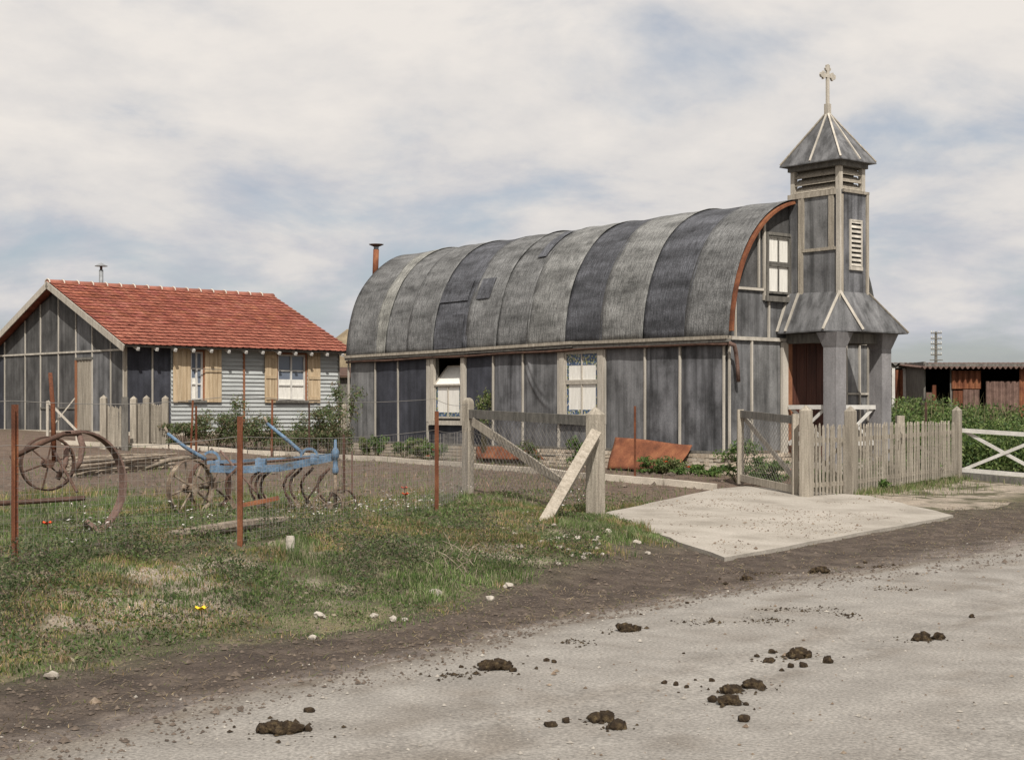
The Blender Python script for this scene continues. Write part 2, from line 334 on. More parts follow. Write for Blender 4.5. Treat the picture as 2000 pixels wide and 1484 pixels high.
# road
tq = np.concatenate([np.linspace(-60, -2, 12), np.linspace(-1.5, .0, 8)])       # offset parameter
rr = rs[:, None]; e1 = edge1(rs)[:, None]
qs = np.concatenate([np.array([-700, -200, -60, -25, -10, -5, -2]), np.arange(-1, 5.2, .14)])[None, :]
Q = np.concatenate([np.repeat(qs, len(rs), 0), e1-np.array([[1.0, .8, .6, .45, .3, .2, .1, 0]])], 1); RRr = np.repeat(rr, Q.shape[1], 1)
X, Y = to_xy(RRr, Q); Z = terrain(X, Y)
t_edge = np.clip((e1-Q)/.55, 0, 1)
dirt = sstep(.52, .75, fbm(RRr*.5, Q*2.2, 31))*.16+sstep(.56, .72, fbm(RRr*1.6, Q*6.0, 41))*.42
dirt = np.clip(dirt+(1-t_edge)**1.5*.75*(.4+fbm(X*3, Y*3, 77)), 0, 1)
cr = (1-dirt)[..., None]*np.array([1, 1, 1])+dirt[..., None]*np.array([.52, .46, .40])
o = link('road', np_mesh('road', np.stack([X, Y, Z], -1).reshape(-1, 3), grid_faces(*Q.shape), m_road, cr.reshape(-1, 3), True)); tag(o, 'pale dusty gravel road running past the church plot', 'road', kind='structure')
# muddy shoulder
ts = np.linspace(0, 1, 20)[None, :]; e2 = edge2(rs)[:, None]; Q = e1+(e2-e1)*ts; RRm = np.repeat(rr, Q.shape[1], 1)
X, Y = to_xy(RRm, Q); Z = terrain(X, Y)
f1 = np.clip(1-ts/.25, 0, 1)*np.ones_like(Q)*(.3+.9*fbm(X*2, Y*2, 55)); f2 = np.clip((ts-.7)/.3, 0, 1)*(.2+1.2*fbm(X*2.2, Y*2.2, 66))
f1 = np.clip(f1*1.1, 0, 1)[..., None]; f2 = np.clip(f2, 0, 1)[..., None]*.7
cm = np.ones(Q.shape+(3,))*(1-f1)+f1*np.array([2.6, 2.9, 3.2]); cm = cm*(1-f2)+f2*np.array([.95, 1.15, .85])
o = link('mud_verge', np_mesh('mud_verge', np.stack([X, Y, Z], -1).reshape(-1, 3), grid_faces(*Q.shape), m_mud, cm.reshape(-1, 3), True)); tag(o, 'dark churned mud strip between gravel road and grass bank', 'mud', kind='structure')
# ground behind
dq = spaced(0, 9, .085, 0, 1400, 1.13)[None, :]; dq = dq[:, dq[0] >= 0]
Q = e2+dq; RRg = np.repeat(rr, Q.shape[1], 1); X, Y = to_xy(RRg, Q); Z = terrain(X, Y)
Z = np.where(np.hypot(X, Y) > 400, Z, Z)
n_a = fbm(X*.8, Y*.8, 91); n_b = fbm(X*2.6, Y*2.6, 17)
C_grass = np.array([.10, .092, .055]); C_soil = np.array([.142, .102, .078]); C_chalk = np.array([.35, .295, .24]); C_dry = np.array([.20, .17, .105])
grassw = sstep(19.6, 22.2, Y+(n_a-.5)*5+(n_b-.5)*2)*sstep(11.3, 12.6, Q)      # 0 on the bank, 1 in the yard
colg = C_grass*(1-grassw[..., None])+C_soil*grassw[..., None]
dryw = (sstep(.5, .68, n_b)*.7*(1-grassw))[..., None]; colg = colg*(1-dryw)+C_dry*dryw
chw = sstep(.52, .61, n_a*.55+n_b*.45)*(1-grassw)*sstep(8.2, 9, Q)*sstep(12.8, 11, Q)
chw = np.maximum(chw, sstep(19.5, 21, RRg-(Q-8)*.3)*sstep(9.2, 9.9, Q)*sstep(12.4, 11.6, Q)*sstep(.33, .5, n_b))[..., None]*.9
colg = colg*(1-chw)+C_chalk*chw
far = sstep(40, 70, np.hypot(X, Y))[..., None]; colg = colg*(1-far)+np.array([.11, .12, .05])*far
o = link('ground', np_mesh('ground', np.stack([X, Y, Z], -1).reshape(-1, 3), grid_faces(*Q.shape), m_ground, colg.reshape(-1, 3), True)); tag(o, 'earth of the grassy bank and brown church yard', 'ground', kind='structure')

# ------------------------------------------------------------------ concrete apron at the gateway
def bar_edge(poly, n=10):
    out = []
    for i, a in enumerate(poly):
        b = poly[(i+1) % len(poly)]; nrm = Vector((-(b-a).y, (b-a).x, 0)).normalized()
        for k in range(n):
            t = k/n; p = a.lerp(b, t); w = 0 if k == 0 else random.uniform(-.035, .035); out.append(p+nrm*w)
    return out
bm = bmesh.new(); vs = [bm.verts.new(p) for p in bar_edge(sl)]; f = bm.faces.new(vs); 
ret = bmesh.ops.extrude_face_region(bm, geom=[f]); bmesh.ops.translate(bm, vec=(0, 0, -.22), verts=[g for g in ret['geom'] if isinstance(g, bmesh.types.BMVert)])
bmesh.ops.recalc_face_normals(bm, faces=bm.faces); bmesh.ops.triangulate(bm, faces=bm.faces)
me = bpy.data.meshes.new('driveway_slab'); bm.to_mesh(me); bm.free(); me.materials.append(m_slab)
tag(link('driveway_slab', me), 'pale concrete slab leading from the road through the open gateway', 'driveway', kind='structure')
# path edging : pale kerb pieces along the garden path
pe = [(120, 868), (330, 876), (560, 890), (690, 898), (850, 909), (1020, 922), (1180, 937), (1300, 947), (1398, 957)]
pw = [ground(*p) for p in pe]
root = tag(empty('path_edging', pw[4]), 'narrow pale kerb edging along the garden path before the church', 'kerb', kind='structure'); 
pts = []
for a, b in zip(pw[:-1], pw[1:]):
    n = max(1, round((b-a).length/1.1))
    for k in range(n): pts.append((a.lerp(b, k/n), a.lerp(b, (k+1)/n)))
for a, b in pts:
    mb = MB(); d = (b-a).normalized()*.012; j = Vector((random.uniform(-.02, .02), random.uniform(-.02, .02), 0)); za = tz(a.x, a.y)+.03; zb = tz(b.x, b.y)+.03
    mb.bar(Vector((a.x, a.y, za))+d+j-root.location, Vector((b.x, b.y, zb))-d+j-root.location, .13, .15); mb.build('kerb_stone', m_kerb, root)

# ------------------------------------------------------------------ planes of a building : (t, n, z) -> local
class Plane:
    def __init__(s, axis, val): s.axis, s.val = axis, val     # axis 'x': wall at x=val facing -x, t=y ; 'y': wall at y=val facing -y, t=x
    def p(s, t, n, z): return (s.val-n, t, z) if s.axis == 'x' else (t, s.val-n, z)
def pbox(mb, P, t0, t1, n0, n1, z0, z1, lean=0):
    a, b = P.p(t0, n0, z0), P.p(t1, n1, z1)
    mb.box(min(a[0], b[0]), max(a[0], b[0]), min(a[1], b[1]), max(a[1], b[1]), z0, z1, (0, lean) if P.axis == 'x' else (lean, 0))
def part(name, m, parent, P, *a, **k):
    mb = MB(); pbox(mb, P, *a, **k); return mb.build(name, m, parent)
class Frame:
    def __init__(s, ox, oy, th): s.o = Vector((ox, oy)); s.X = Vector((math.cos(th), math.sin(th))); s.Y = Vector((-math.sin(th), math.cos(th))); s.th = th
    def hit(s, axis, val, px, py=795):
        N, T = (s.X, s.Y) if axis == 'x' else (s.Y, s.X); r = Vector(((px-1000)/FPX, 1.0))
        d = (s.o+N*val).dot(N)/r.dot(N); p = r*d; return (p-s.o).dot(T), CZ+(HOR-py)/FPX*d
    def w(s, x, y): p = s.o+s.X*x+s.Y*y; return p.x, p.y

# ------------------------------------------------------------------ church
CH = Frame((1421-1000)/FPX*29.3, 29.3, .69)
church = empty('church', (CH.o.x, CH.o.y, 0), .69, 'grey tar-felt hut church with arched barrel roof and louvred bell tower with cross', 'church')
LEN, WID = 13.2, 4.42; ZP, ZE = .74, 2.93
LW, FA = Plane('x', 0), Plane('y', 0)
def wy(px, py=795): return CH.hit('x', 0, px, py)
def fx(px, py=795): return CH.hit('y', 0, px, py)
def dze(y): return float(np.interp(y, [-.2, 0, 2.6, 6.6, 13.3], [.0, .0, .04, .0, -.05]))
# core walls
_ya, _yb = wy(904)[0], wy(851)[0]
mb = MB(); mb.box(.02, .10, .06, _ya, ZP, ZE+.05); mb.box(.02, .10, _yb, LEN, ZP, ZE+.05); mb.box(.02, .10, _ya, _yb, ZP, 2.12); mb.box(WID-.10, WID-.02, .06, LEN, ZP, ZE+.05); mb.build('wall', m_greyd, church)
A_, B_, NN_ = WID/2+.05, 2.80, 2.05
def arch(phi, off=0.0):
    c, s_ = math.cos(phi), math.sin(phi)
    X_ = math.copysign(abs(c)**(2/NN_), c); Z_ = max(0, s_)**(2/NN_)
    return WID/2-(A_+off)*X_, ZE+.02+(B_+off)*Z_
def arch_poly(off, n=40): return [arch(math.pi*i/n, off) for i in range(n+1)]
for yy, nm in ((.02, 'gable_wall'), (LEN, 'rear_wall')):
    mb = MB(); poly = [(x, yy, z) for x, z in arch_poly(-.07)]; poly += [(WID-.02, yy, ZP), (.02, yy, ZP)]; mb.prism(poly, (0, .06 if yy < 1 else -.06, 0)); mb.build(nm, m_felt_b if yy < 1 else m_greyd, church)
# felt panels and battens of the long wall
cols_long = [(682, 735, m_felt_l), (735, 780, m_felt_d), (780, 836, m_felt_d), (912, 965, m_felt_d), (965, 1023, m_felt_s), (1023, 1092, m_felt_m), (1185, 1262, m_felt_m), (1262, 1330, m_felt_s), (1330, 1418, m_felt_s)]
def wavy_panel(t0, t1, z0, z1, m, folds=False, nu=18, nv=26, seed=0, P=LW, n0=.012):
    rs_ = random.Random(seed); a, b, c = rs_.uniform(0, 6), rs_.uniform(0, 6), rs_.uniform(.5, 1)
    def fn(u, v):
        t, z = t0+(t1-t0)*u, z0+(z1-z0)*v; e = min(1, 6*min(u, 1-u, v, 1-v))
        n = n0+e*.009*c*(1+math.sin(5*t+a)*math.cos(3*z+b))
        if folds:
            for (ua, va, ub, vb, hgt) in ((.12, .93, .62, .52, .05), (.10, .78, .75, .40, .045), (.3, .97, .95, .9, .03), (.75, .95, .9, .3, .02)):
                uu = 1-u; k = max(0, min(1, ((uu-ua)*(ub-ua)+(v-va)*(vb-va))/((ub-ua)**2+(vb-va)**2)))
                sag = .06*math.sin(math.pi*k); dx, dy = uu-ua-k*(ub-ua), v-va-k*(vb-va)+sag
                n += hgt*math.exp(-((dx*(t1-t0))**2+(dy*(z1-z0))**2)/.0028)*math.sin(math.pi*(.1+.85*k))
        return P.p(t, n, z)
    mb = MB(); mb.grid(fn, nu*(2 if folds else 1), nv*(2 if folds else 1)); return mb.build('felt_panel', m, church, smooth=True)
for i, (a, b, m) in enumerate(cols_long):
    y0, y1 = wy(b)[0], wy(a)[0]; wavy_panel(max(y0, .03), min(y1, LEN-.02), ZP-.02, ZE, m, folds=(a == 1023), seed=i)
for px in (683.5, 735, 780, 965, 1023, 1262, 1330, 1416):
    y = wy(px)[0]; w = .021 if px != 780 else .017
    part('batten', m_bat, church, LW, y-w, y+w, .018, .05+random.uniform(0, .006), ZP-.03, ZE-.03, lean=random.uniform(-.02, .02))
part('base_board', m_greyd, church, LW, .0, LEN, .005, .03, ZP-.05, ZP+.0)

def window(parent, P, t0, t1, z0, z1, zr, frame_m, mullion=True, border=True, border_top=False, open_top=False, casew=.10, sill=True, n0=.0, glass=None, casing_m=None):
    """two stacked sashes between z0 and z1 with meeting rail at zr ; panes each of two lights"""
    cm_ = casing_m or frame_m
    w = MB(); pbox(w, P, t0-casew, t0, n0, n0+.075, z0-.05, z1+.04); pbox(w, P, t1, t1+casew, n0, n0+.075, z0-.05, z1+.04); pbox(w, P, t0+.001, t1-.001, n0, n0+.07, z1, z1+.06)
    win = w.build('window', cm_, parent)
    if sill: part('sill', cm_, win, P, t0-casew-.03, t1+casew+.03, n0, n0+.10, z0-.16, z0-.052)
    part('backing', m_shade, win, P, t0, t1, n0-.02, n0+.002, z0, zr if open_top else z1)  # black sheet paints the unlit room behind the sashes
    for lo, hi, up in ((z0, zr, False), (zr+.003, z1, True)):
        s_ = MB(); fr = .045
        if up and open_top:      # top light tilted inward
            th = R(42); hgt = (hi-lo)
            def q(t, k, e): return P.p(t, n0+.05-math.sin(th)*k*hgt*.9-e*math.cos(th)*0, lo+math.cos(th)*k*hgt*.9)
            pa, pb, pc, pd = q(t0+.02, 0, 0), q(t1-.02, 0, 0), q(t1-.02, 1, 0), q(t0+.02, 1, 0)
            for u_, v_ in ((pa, pb), (pb, pc), (pc, pd), (pd, pa)): s_.bar(u_, v_, .04, .04)
            g = s_.build('sash', frame_m, win)
            gg = MB(); gg.add([pa, pb, pc, pd], [(0, 1, 2, 3)]); gg.build('pane', m_curtain, win); continue
        pbox(s_, P, t0, t0+fr, n0+.012, n0+.05, lo, hi); pbox(s_, P, t1-fr, t1, n0+.012, n0+.05, lo, hi)
        pbox(s_, P, t0+fr, t1-fr, n0+.013, n0+.052, lo, lo+fr); pbox(s_, P, t0+fr, t1-fr, n0+.013, n0+.052, hi-fr, hi)
        tm = (t0+t1)/2
        if mullion: pbox(s_, P, tm-.012, tm+.012, n0+.014, n0+.046, lo+fr, hi-fr)
        s_.build('sash', frame_m, win)
        for (a, b) in (((t0+fr, tm-.012), (tm+.012, t1-fr)) if mullion else ((t0+fr, t1-fr),)):
            part('pane', glass or m_curtain, win, P, a, b, n0+.004, n0+.016, lo+fr, hi-fr)
        if border:
            bb = MB(); bw = .065
            pbox(bb, P, t0+fr, t0+fr+bw, n0+.017, n0+.021, lo+fr, hi-fr); pbox(bb, P, t1-fr-bw, t1-fr, n0+.017, n0+.021, lo+fr, hi-fr)
            if not up: pbox(bb, P, t0+fr+bw, t1-fr-bw, n0+.017, n0+.0215, lo+fr, lo+fr+.10)
            elif border_top: pbox(bb, P, t0+fr+bw, t1-fr-bw, n0+.017, n0+.0215, hi-fr-.24, hi-fr)
            bb.build('glass_border', m_border, win)
    return win
# window 1 (open top light) and window 2
y0, y1 = wy(904)[0], wy(851)[0]; window(church, LW, y0, y1, 1.33, ZE-.12, 2.13, m_pale, mullion=True, open_top=True, casew=.13)
y0, y1 = wy(1172)[0], wy(1106)[0]; window(church, LW, y0, y1, 1.40, ZE-.14, 2.14, m_pale, border_top=True, casew=.16)
for a, b in ((836, 912), (1092, 1185)):
    y0, y1 = wy(b)[0], wy(a)[0]
    wavy_panel(y0, y1, ZP-.02, 1.24, m_felt_d if a == 836 else m_felt_m, seed=a)
    for y in (y0+.03, y1-.03): part('batten', m_bat, church, LW, y-.03, y+.03, .02, .05, ZP-.03, 1.23)
    for s_, y in ((1, y0), (-1, y1)): part('casing_board', m_bat, church, LW, min(y, y+s_*.13), max(y, y+s_*.13), .012, .055, 1.24, ZE-.02)
# eave plank, gutter
def long_strip(name, m, n0, n1, z0, z1, ya=-.12, yb=LEN+.05, n=14, jig=.012):
    for k in range(n if name == 'gutter' else 3):
        N_ = n if name == 'gutter' else 3; a, b = ya+(yb-ya)*k/N_, ya+(yb-ya)*(k+1)/N_
        mb = MB(); P_ = LW; j = [random.uniform(-jig, jig) for _ in range(2)]
        vs = []
        for y, jj in ((a, j[0]), (b-.004, j[1])):
            for nn_, zz_ in ((n0, z0), (n1, z0), (n1, z1), (n0, z1)): vs.append(P_.p(y, nn_+jj*.5, zz_+dze(y)+jj))
        mb.add(vs, [(0, 1, 2, 3), (7, 6, 5, 4), (0, 4, 5, 1), (1, 5, 6, 2), (2, 6, 7, 3), (3, 7, 4, 0)]); mb.build(name, m, church)
long_strip('eave_plank', m_grey, .02, .175, ZE-.01, ZE+.055)
long_strip('fascia', m_greyd, .03, .15, ZE-.075, ZE-.015)
gp = [(-.10, -.13-.0+0*k, 0) for k in range(2)]
mb = MB(); mb.tube([(-.12, -.10+y_, ZE-.115+dze(y_)+.01*math.sin(y_*2.1)) for y_ in np.linspace(0, LEN+.1, 24)], .03, 8); mb.build('gutter', m_rustd, church, True)
# broken downpipe hanging at the corner
mb = MB(); mb.tube([(-.12, -.14, ZE-.10), (-.05, -.22, ZE-.14), (.06, -.16, ZE-.26), (.13, -.14, ZE-.52), (.17, -.13, ZE-.84)], [.045, .045, .042, .04, .04], 8); mb.build('downpipe', m_rustb, church, True)
# roof strips
bounds = [683, 732, 751, 795, 844, 909, 967, 1029, 1101, 1172, 1253, 1338, 1424]; tones = 'mbmmdmmldldm'
def strip(y0, y1, m, lift, seed):
    rr_ = random.Random(seed); ph = [rr_.uniform(0, 6) for _ in range(4)]; nu, nv = 8, 64; vs = []; uvs = []
    L_ = 0; prev = None
    for j in range(nv+1):
        phi = math.pi*(j/nv)
        x, z = arch(phi); 
        if prev: L_ += math.hypot(x-prev[0], z-prev[1])
        prev = (x, z)
        for i in range(nu+1):
            u = i/nu; y = y0+(y1-y0)*u+.012*math.sin(5*phi+ph[0])*(1 if 0 < i < nu else .6)
            off = .03+lift+.010*math.sin(3*u*math.pi+ph[1])*math.sin(9*phi+ph[2])+(.012 if i in (0,) else 0)-.012*math.sin(math.pi*u)
            xx, zz_ = arch(phi, off); vs.append((xx, y, zz_+dze(y)+.0)); uvs.append((y+seed*7.3, L_))
    fs = [(j*(nu+1)+i, j*(nu+1)+i+1, (j+1)*(nu+1)+i+1, (j+1)*(nu+1)+i) for j in range(nv) for i in range(nu)]
    me = bpy.data.meshes.new('roofing_strip'); me.from_pydata(vs, [], fs); me.materials.append(m)
    uvl = me.uv_layers.new(name='UVMap'); uvl.data.foreach_set('uv', np.array([uvs[l.vertex_index] for l in me.loops], np.float32).ravel())
    me.polygons.foreach_set('use_smooth', [True]*len(me.polygons)); o = link('roofing_strip', me, church)
    sm = o.modifiers.new('thick', 'SOLIDIFY'); sm.thickness = .012; sm.offset = -1; return o
for i in range(12):
    y1, y0 = CH.hit('x', -.1, bounds[i])[0], CH.hit('x', -.1, bounds[i+1])[0]
    y1 = min(y1, LEN+.05) if i else LEN+.08
    strip(y0-(.05 if i < 11 else 0), y1+(.02 if i else 0), m_roof[tones[i]], .014*(i % 2), i)
# patches on the roof
def patch(ya, yb, pa, pb, m, seed):
    nu, nv = 5, 10; vs = []; uvs = []
    for j in range(nv+1):
        for i in range(nu+1):
            y = ya+(yb-ya)*i/nu; ph_ = pa+(pb-pa)*j/nv; x, z = arch(ph_, .062+.004*math.sin(i*2+j)); vs.append((x, y, z+dze(y))); uvs.append((y+seed, ph_*2.6))
    fs = [(j*(nu+1)+i, j*(nu+1)+i+1, (j+1)*(nu+1)+i+1, (j+1)*(nu+1)+i) for j in range(nv) for i in range(nu)]
    me = bpy.data.meshes.new('roof_patch'); me.from_pydata(vs, [], fs); me.materials.append(m); uvl = me.uv_layers.new(name='UVMap')
    uvl.data.foreach_set('uv', np.array([uvs[l.vertex_index] for l in me.loops], np.float32).ravel()); o = link('roof_patch', me, church); s_ = o.modifiers.new('thick', 'SOLIDIFY'); s_.thickness = .006
patch(8.3, 9.4, .02, .30, m_roof['d'], 3); patch(8.32, 9.42, .42, .62, m_roof['d'], 9); patch(7.5, 8.0, .42, .62, m_roof['d'], 5); patch(6.05, 6.35, .8, 1.25, m_roof['d'], 8)
# rusty iron rim at the gable arch, fillet
mb = MB(); n = 40; sec = []
for i in range(n+1):
    ph = .04+2.2*i/n; sec.append((arch(ph, .022), arch(ph, -.035)))
vs = []
for (xo, zo), (xi, zi) in sec: vs += [(xo, -.185, zo), (xi, -.185, zi), (xi, -.02, zi), (xo, -.02, zo)]
fs = []
for i in range(n):
    for k in range(4): fs.append((i*4+k, i*4+(k+1) % 4, (i+1)*4+(k+1) % 4, (i+1)*4+k))
mb.add(vs, fs); mb.build('arch_rim', m_rust, church)
# facade battens
part('rail', m_bat, church, FA, .03, WID-.02, .0, .05, ZE-.02, ZE+.05)
part('rail', m_bat, church, FA, .16, fx(1493)[0], .0, .045, 3.90, 3.95)
for px, z0, z1 in ((1419, ZP, ZE-.02), (1467, ZP, ZE-.02), (1435, ZE+.05, 3.9), (1500, ZE+.05, 3.72), (1652, ZP, ZE-.02), (1678, ZP, ZE-.02)):
    x = fx(px)[0]; x = max(x, .035); part('batten', m_bat, church, FA, x-.019, x+.019, .0, .04, z0, z1, lean=random.uniform(-.02, .02))
part('batten', m_bat, church, FA, .87, .905, .0, .04, 3.96, 5.1); part('batten', m_bat, church, FA, 1.02, 1.07, .0, .045, 3.72, 5.35)
part('rail', m_bat, church, FA, 3.0, WID-.02, .0, .04, 1.86, 1.90); part('batten', m_bat, church, FA, WID-.07, WID-.02, .0, .05, ZP, ZE-.02)
# facade felt sheets
for t0, t1, z0, z1, m in ((.04, .68, ZP, ZE-.02, m_felt_m), (.68, 1.55, ZP, ZE-.02, m_felt_l), (.15, 1.05, ZE+.05, 3.9, m_felt_m), (1.05, 1.8, ZE+.05, 3.72, m_felt_m), (3.0, WID-.03, ZP, ZE-.02, m_felt_l)):
    wavy_panel(t0, t1, z0, z1, m, seed=int(t0*100+z0*10), P=FA, n0=-.008)
window(church, FA, 1.12, 1.80, 3.86, 5.02, 4.45, m_greyd, border=False, casew=.045, sill=True)
# plinth : core + bricks
zg = lambda y: .1
mb = MB(); mb.box(-.02, .25, -.02, LEN, .05, ZP-.055); mb.box(.26, WID, -.025, .2, .05, ZP-.055)
plinth = mb.build('plinth', m_mort, church)
bm_ = MB(); bm_.box(-.055, .055, -.105, .105, -.035, .035); brick_me = []
for k in range(4):
    b_ = MB(); s_ = [random.uniform(-.006, .006) for _ in range(6)]; b_.box(-.05+s_[0], .05, -.104+s_[1], .104+s_[2], -.034+s_[3], .034+s_[4]); brick_me.append(b_.mesh('brick', m_brick))
rows = 7; rest = MB(); nb = 0
for rw in range(rows):
    z = ZP-.055-.042-rw*.079
    y = -.02+(.11 if rw % 2 else 0)
    while y < LEN-.2:
        yc = y+.11
        wxy = CH.w(0, yc)
        if tz(*wxy) < z+.06:
            if nb < 215 and yc < 7.2: link('brick', random.choice(brick_me), plinth, (-.03+random.uniform(-.006, .006), yc, z), (random.uniform(-.02, .02), 0, random.uniform(-.03, .03))); nb += 1
            else: rest.box(-.075, -.0, yc-.102, yc+.102, z-.033, z+.033)
        y += .222
    x = .02+(.11 if rw % 2 else 0)
    while x < 1.75:
        if tz(*CH.w(x, -.1)) < z+.05 and nb < 290: link('brick', random.choice(brick_me), plinth, (x+.11, -.035+random.uniform(-.006, .006), z), (0, random.uniform(-.02, .02), math.pi/2+random.uniform(-.03, .03))); nb += 1
        x += .222
if rest.v: o = rest.build('brickwork', m_brick, plinth); o['kind'] = 'stuff'
# stove pipe at the rear end of the roof
mb = MB(); mb.tube([(.93, LEN+.25, 4.2), (.96, LEN+.27, 5.0)], .075, 10); cp = mb.build('stove_pipe', m_zinc, church, True)
mb = MB(); mb.tube([(.96, LEN+.27, 5.0), (1.0, LEN+.28, 5.80)], .08, 10); mb.build('pipe_section', m_rust, cp, True)
mb = MB(); mb.tube([(1.0, LEN+.28, 5.80), (1.003, LEN+.28, 5.88)], .07, 10); mb.build('collar', m_zinc, cp, True)
mb = MB(); mb.lathe((1.005, LEN+.28, 5.87), [(.05, 0), (.19, .06), (.20, .075), (.05, .09)], 14); mb.build('cap', m_rustd, cp, True)
# ---- tower
XL, XR, TY = 1.80, 2.67, -1.29; ZB, ZT = 3.70, 5.86
TL, TF = Plane('x', XL), Plane('y', TY)
mb = MB(); mb.box(XL+.02, XR, TY+.02, .0-.003, ZB-.6, ZT-.005); tower = mb.build('tower', m_felt_m, church)
def tl(px): return CH.hit('x', XL, px)[0]
def tf(px): return CH.hit('y', TY, px)[0]
part('felt_panel', m_felt_l, tower, TL, tl(1618), tl(1566), -.018, -.004, 4.72, ZT-.1); part('felt_panel', m_felt_m, tower, TL, tl(1634), tl(1566), -.018, -.003, 3.7, 4.68)
part('felt_panel', m_felt_m, tower, TL, tl(1559), -.03, -.018, -.005, 3.72, ZT-.1); part('felt_panel', m_felt_d, tower, TL, tl(1634), tl(1628), -.018, -.006, 4.72, ZT-.1)
for a, b, z0, z1 in ((1569, 1560, 3.72, ZT-.1), (1629, 1619, 4.74, ZT-.1), (1571, 1566.5, 4.74, ZT-.1)):
    part('board', m_grey, tower, TL, tl(a), tl(b), -.015, .022 if a != 1571 else .03, z0, z1)
part('board', m_grey, tower, TL, tl(1634), tl(1567), -.015, .028, 4.68, 4.74); part('board', m_grey, tower, TL, TY+.003, 0-.004, -.015, .032, ZT-.10, ZT)
part('corner_board', m_bat, tower, TL, TY-.03, TY+.065, -.012, .035, 3.66, ZT-.0)
part('corner_board', m_grey, tower, TF, XL+.003, XL+.085, -.012, .025, 3.66, ZT-.101); part('corner_board', m_grey, tower, TF, XR-.05, XR+.02, -.012, .025, 3.70, ZT-.06)
part('board', m_grey, tower, TF, XL+.09, XR+.025, -.012, .03, ZT-.055, ZT+.0)
part('felt_panel', m_felt_s, tower, TF, XL+.086, XR-.051, -.018, -.004, 3.7, ZT-.06)
# louvred vent in the front face
vx0, vx1, vz0, vz1 = 2.13, 2.44, 4.36, 5.25
w = MB(); pbox(w, TF, vx0-.035, vx0, -.01, .03, vz0, vz1); pbox(w, TF, vx1, vx1+.035, -.01, .03, vz0, vz1); pbox(w, TF, vx0-.035, vx1+.035, -.01, .031, vz1+.001, vz1+.035); pbox(w, TF, vx0-.04, vx1+.04, -.01, .04, vz0-.07, vz0-.001)
vent = w.build('vent', m_bat, tower); part('backing', m_shade, vent, TF, vx0, vx1, -.012, -.001, vz0, vz1)  # black backing paints the darkness between the slats
for k in range(10):
    z = vz0+.03+(vz1-vz0-.05)*k/9; s_ = MB(); s_.add([TF.p(vx0, .0, z+.035), TF.p(vx1, .0, z+.035), TF.p(vx1, .035, z-.02), TF.p(vx0, .035, z-.02), TF.p(vx0, .0, z+.047), TF.p(vx1, .0, z+.047), TF.p(vx1, .035, z-.008), TF.p(vx0, .035, z-.008)],
        [(0, 1, 2, 3), (7, 6, 5, 4), (0, 4, 5, 1), (1, 5, 6, 2), (2, 6, 7, 3), (3, 7, 4, 0)]); s_.build('slat', m_bat, vent)
# belfry
BX0, BX1, BY0, BY1 = XL+.03, XR-.03, TY+.03, -.03; ZBT = 6.32
w = MB(); w.box(BX0+.16, BX1-.16, BY0+.16, BY1-.16, ZT-.01, ZBT); belfry = w.build('belfry', m_shade, church)  # black core paints the shade behind the louvres
for x, y, sx, sy in ((BX0, BY0, 1, 1), (BX1, BY0, -1, 1), (BX0, BY1, 1, -1), (BX1, BY1, -1, -1)):
    w = MB(); w.box(min(x, x+sx*.10), max(x, x+sx*.10), min(y, y+sy*.10), max(y, y+sy*.10), ZT+.001, ZBT); w.build('corner_post', m_pale, belfry)
for k in range(3):
    z = ZT+.02+k*.145
    for P, t0, t1, v in ((Plane('x', BX0), BY0+.1, BY1-.1, 0), (Plane('y', BY0), BX0+.1, BX1-.1, 0)):
        s_ = MB(); h0, h1 = z, z+.13
        vs = []
        for t in (t0, t1): vs += [P.p(t, -.01, h0), P.p(t, -.025, h0), P.p(t, -.145, h1), P.p(t, -.13, h1+.012)]
        s_.add(vs, [(0, 1, 2, 3), (7, 6, 5, 4), (0, 4, 5, 1), (1, 5, 6, 2), (2, 6, 7, 3), (3, 7, 4, 0)]); s_.build('louvre', m_grey, belfry)
        w = MB(); pbox(w, P, t0, t1, -.05, -.03, h0-.001, h0+.045); w.build('slat', m_grey, belfry)
w = MB(); w.box(BX0-.04, BX1+.04, BY0-.04, BY1+.04, ZBT, 6.43); w.build('fascia', m_greyd, belfry)
PX0, PX1, PY0, PY1, PZ = XL-.13, XR+.12, TY-.13, .12, 6.44; ap = ((XL+XR)/2, TY/2, 7.50)
w = MB(); rim = [(PX0, PY0, PZ), (PX1, PY0, PZ), (PX1, PY1, PZ), (PX0, PY1, PZ)]; rim2 = [(x, y, z-.022) for x, y, z in rim]
w.add(rim+rim2+[ap], [(0, 1, 8), (1, 2, 8), (2, 3, 8), (3, 0, 8), (0, 4, 5, 1), (1, 5, 6, 2), (2, 6, 7, 3), (3, 7, 4, 0), (7, 6, 5, 4)]); spire = w.build('spire', m_felt_m, church)
apv = Vector(ap)
def lift(p, n, d=.012): return Vector(p)+Vector(n)*d
nl = Vector((-(1.06), 0, .565)).normalized(); nf = Vector((0, -1.06, .775)).normalized()
for base, nrm in (((PX0, PY0+(PY1-PY0)*.5, PZ), nl), ((PX0+(PX1-PX0)*.55, PY0, PZ), nf), ((PX0, PY0, PZ), (nl+nf).normalized()), ((PX1, PY0, PZ), (nf-nl).normalized()), ((PX0, PY1, PZ), nl)):
    p = Vector(base); w = MB(); w.bar(lift(p.lerp(apv, .02), nrm), lift(p.lerp(apv, .97), nrm), .035, .022, up=nrm); w.build('batten', m_bat if base[2] and base not in ((PX1, PY0, PZ), (PX0, PY1, PZ)) else m_grey, spire)
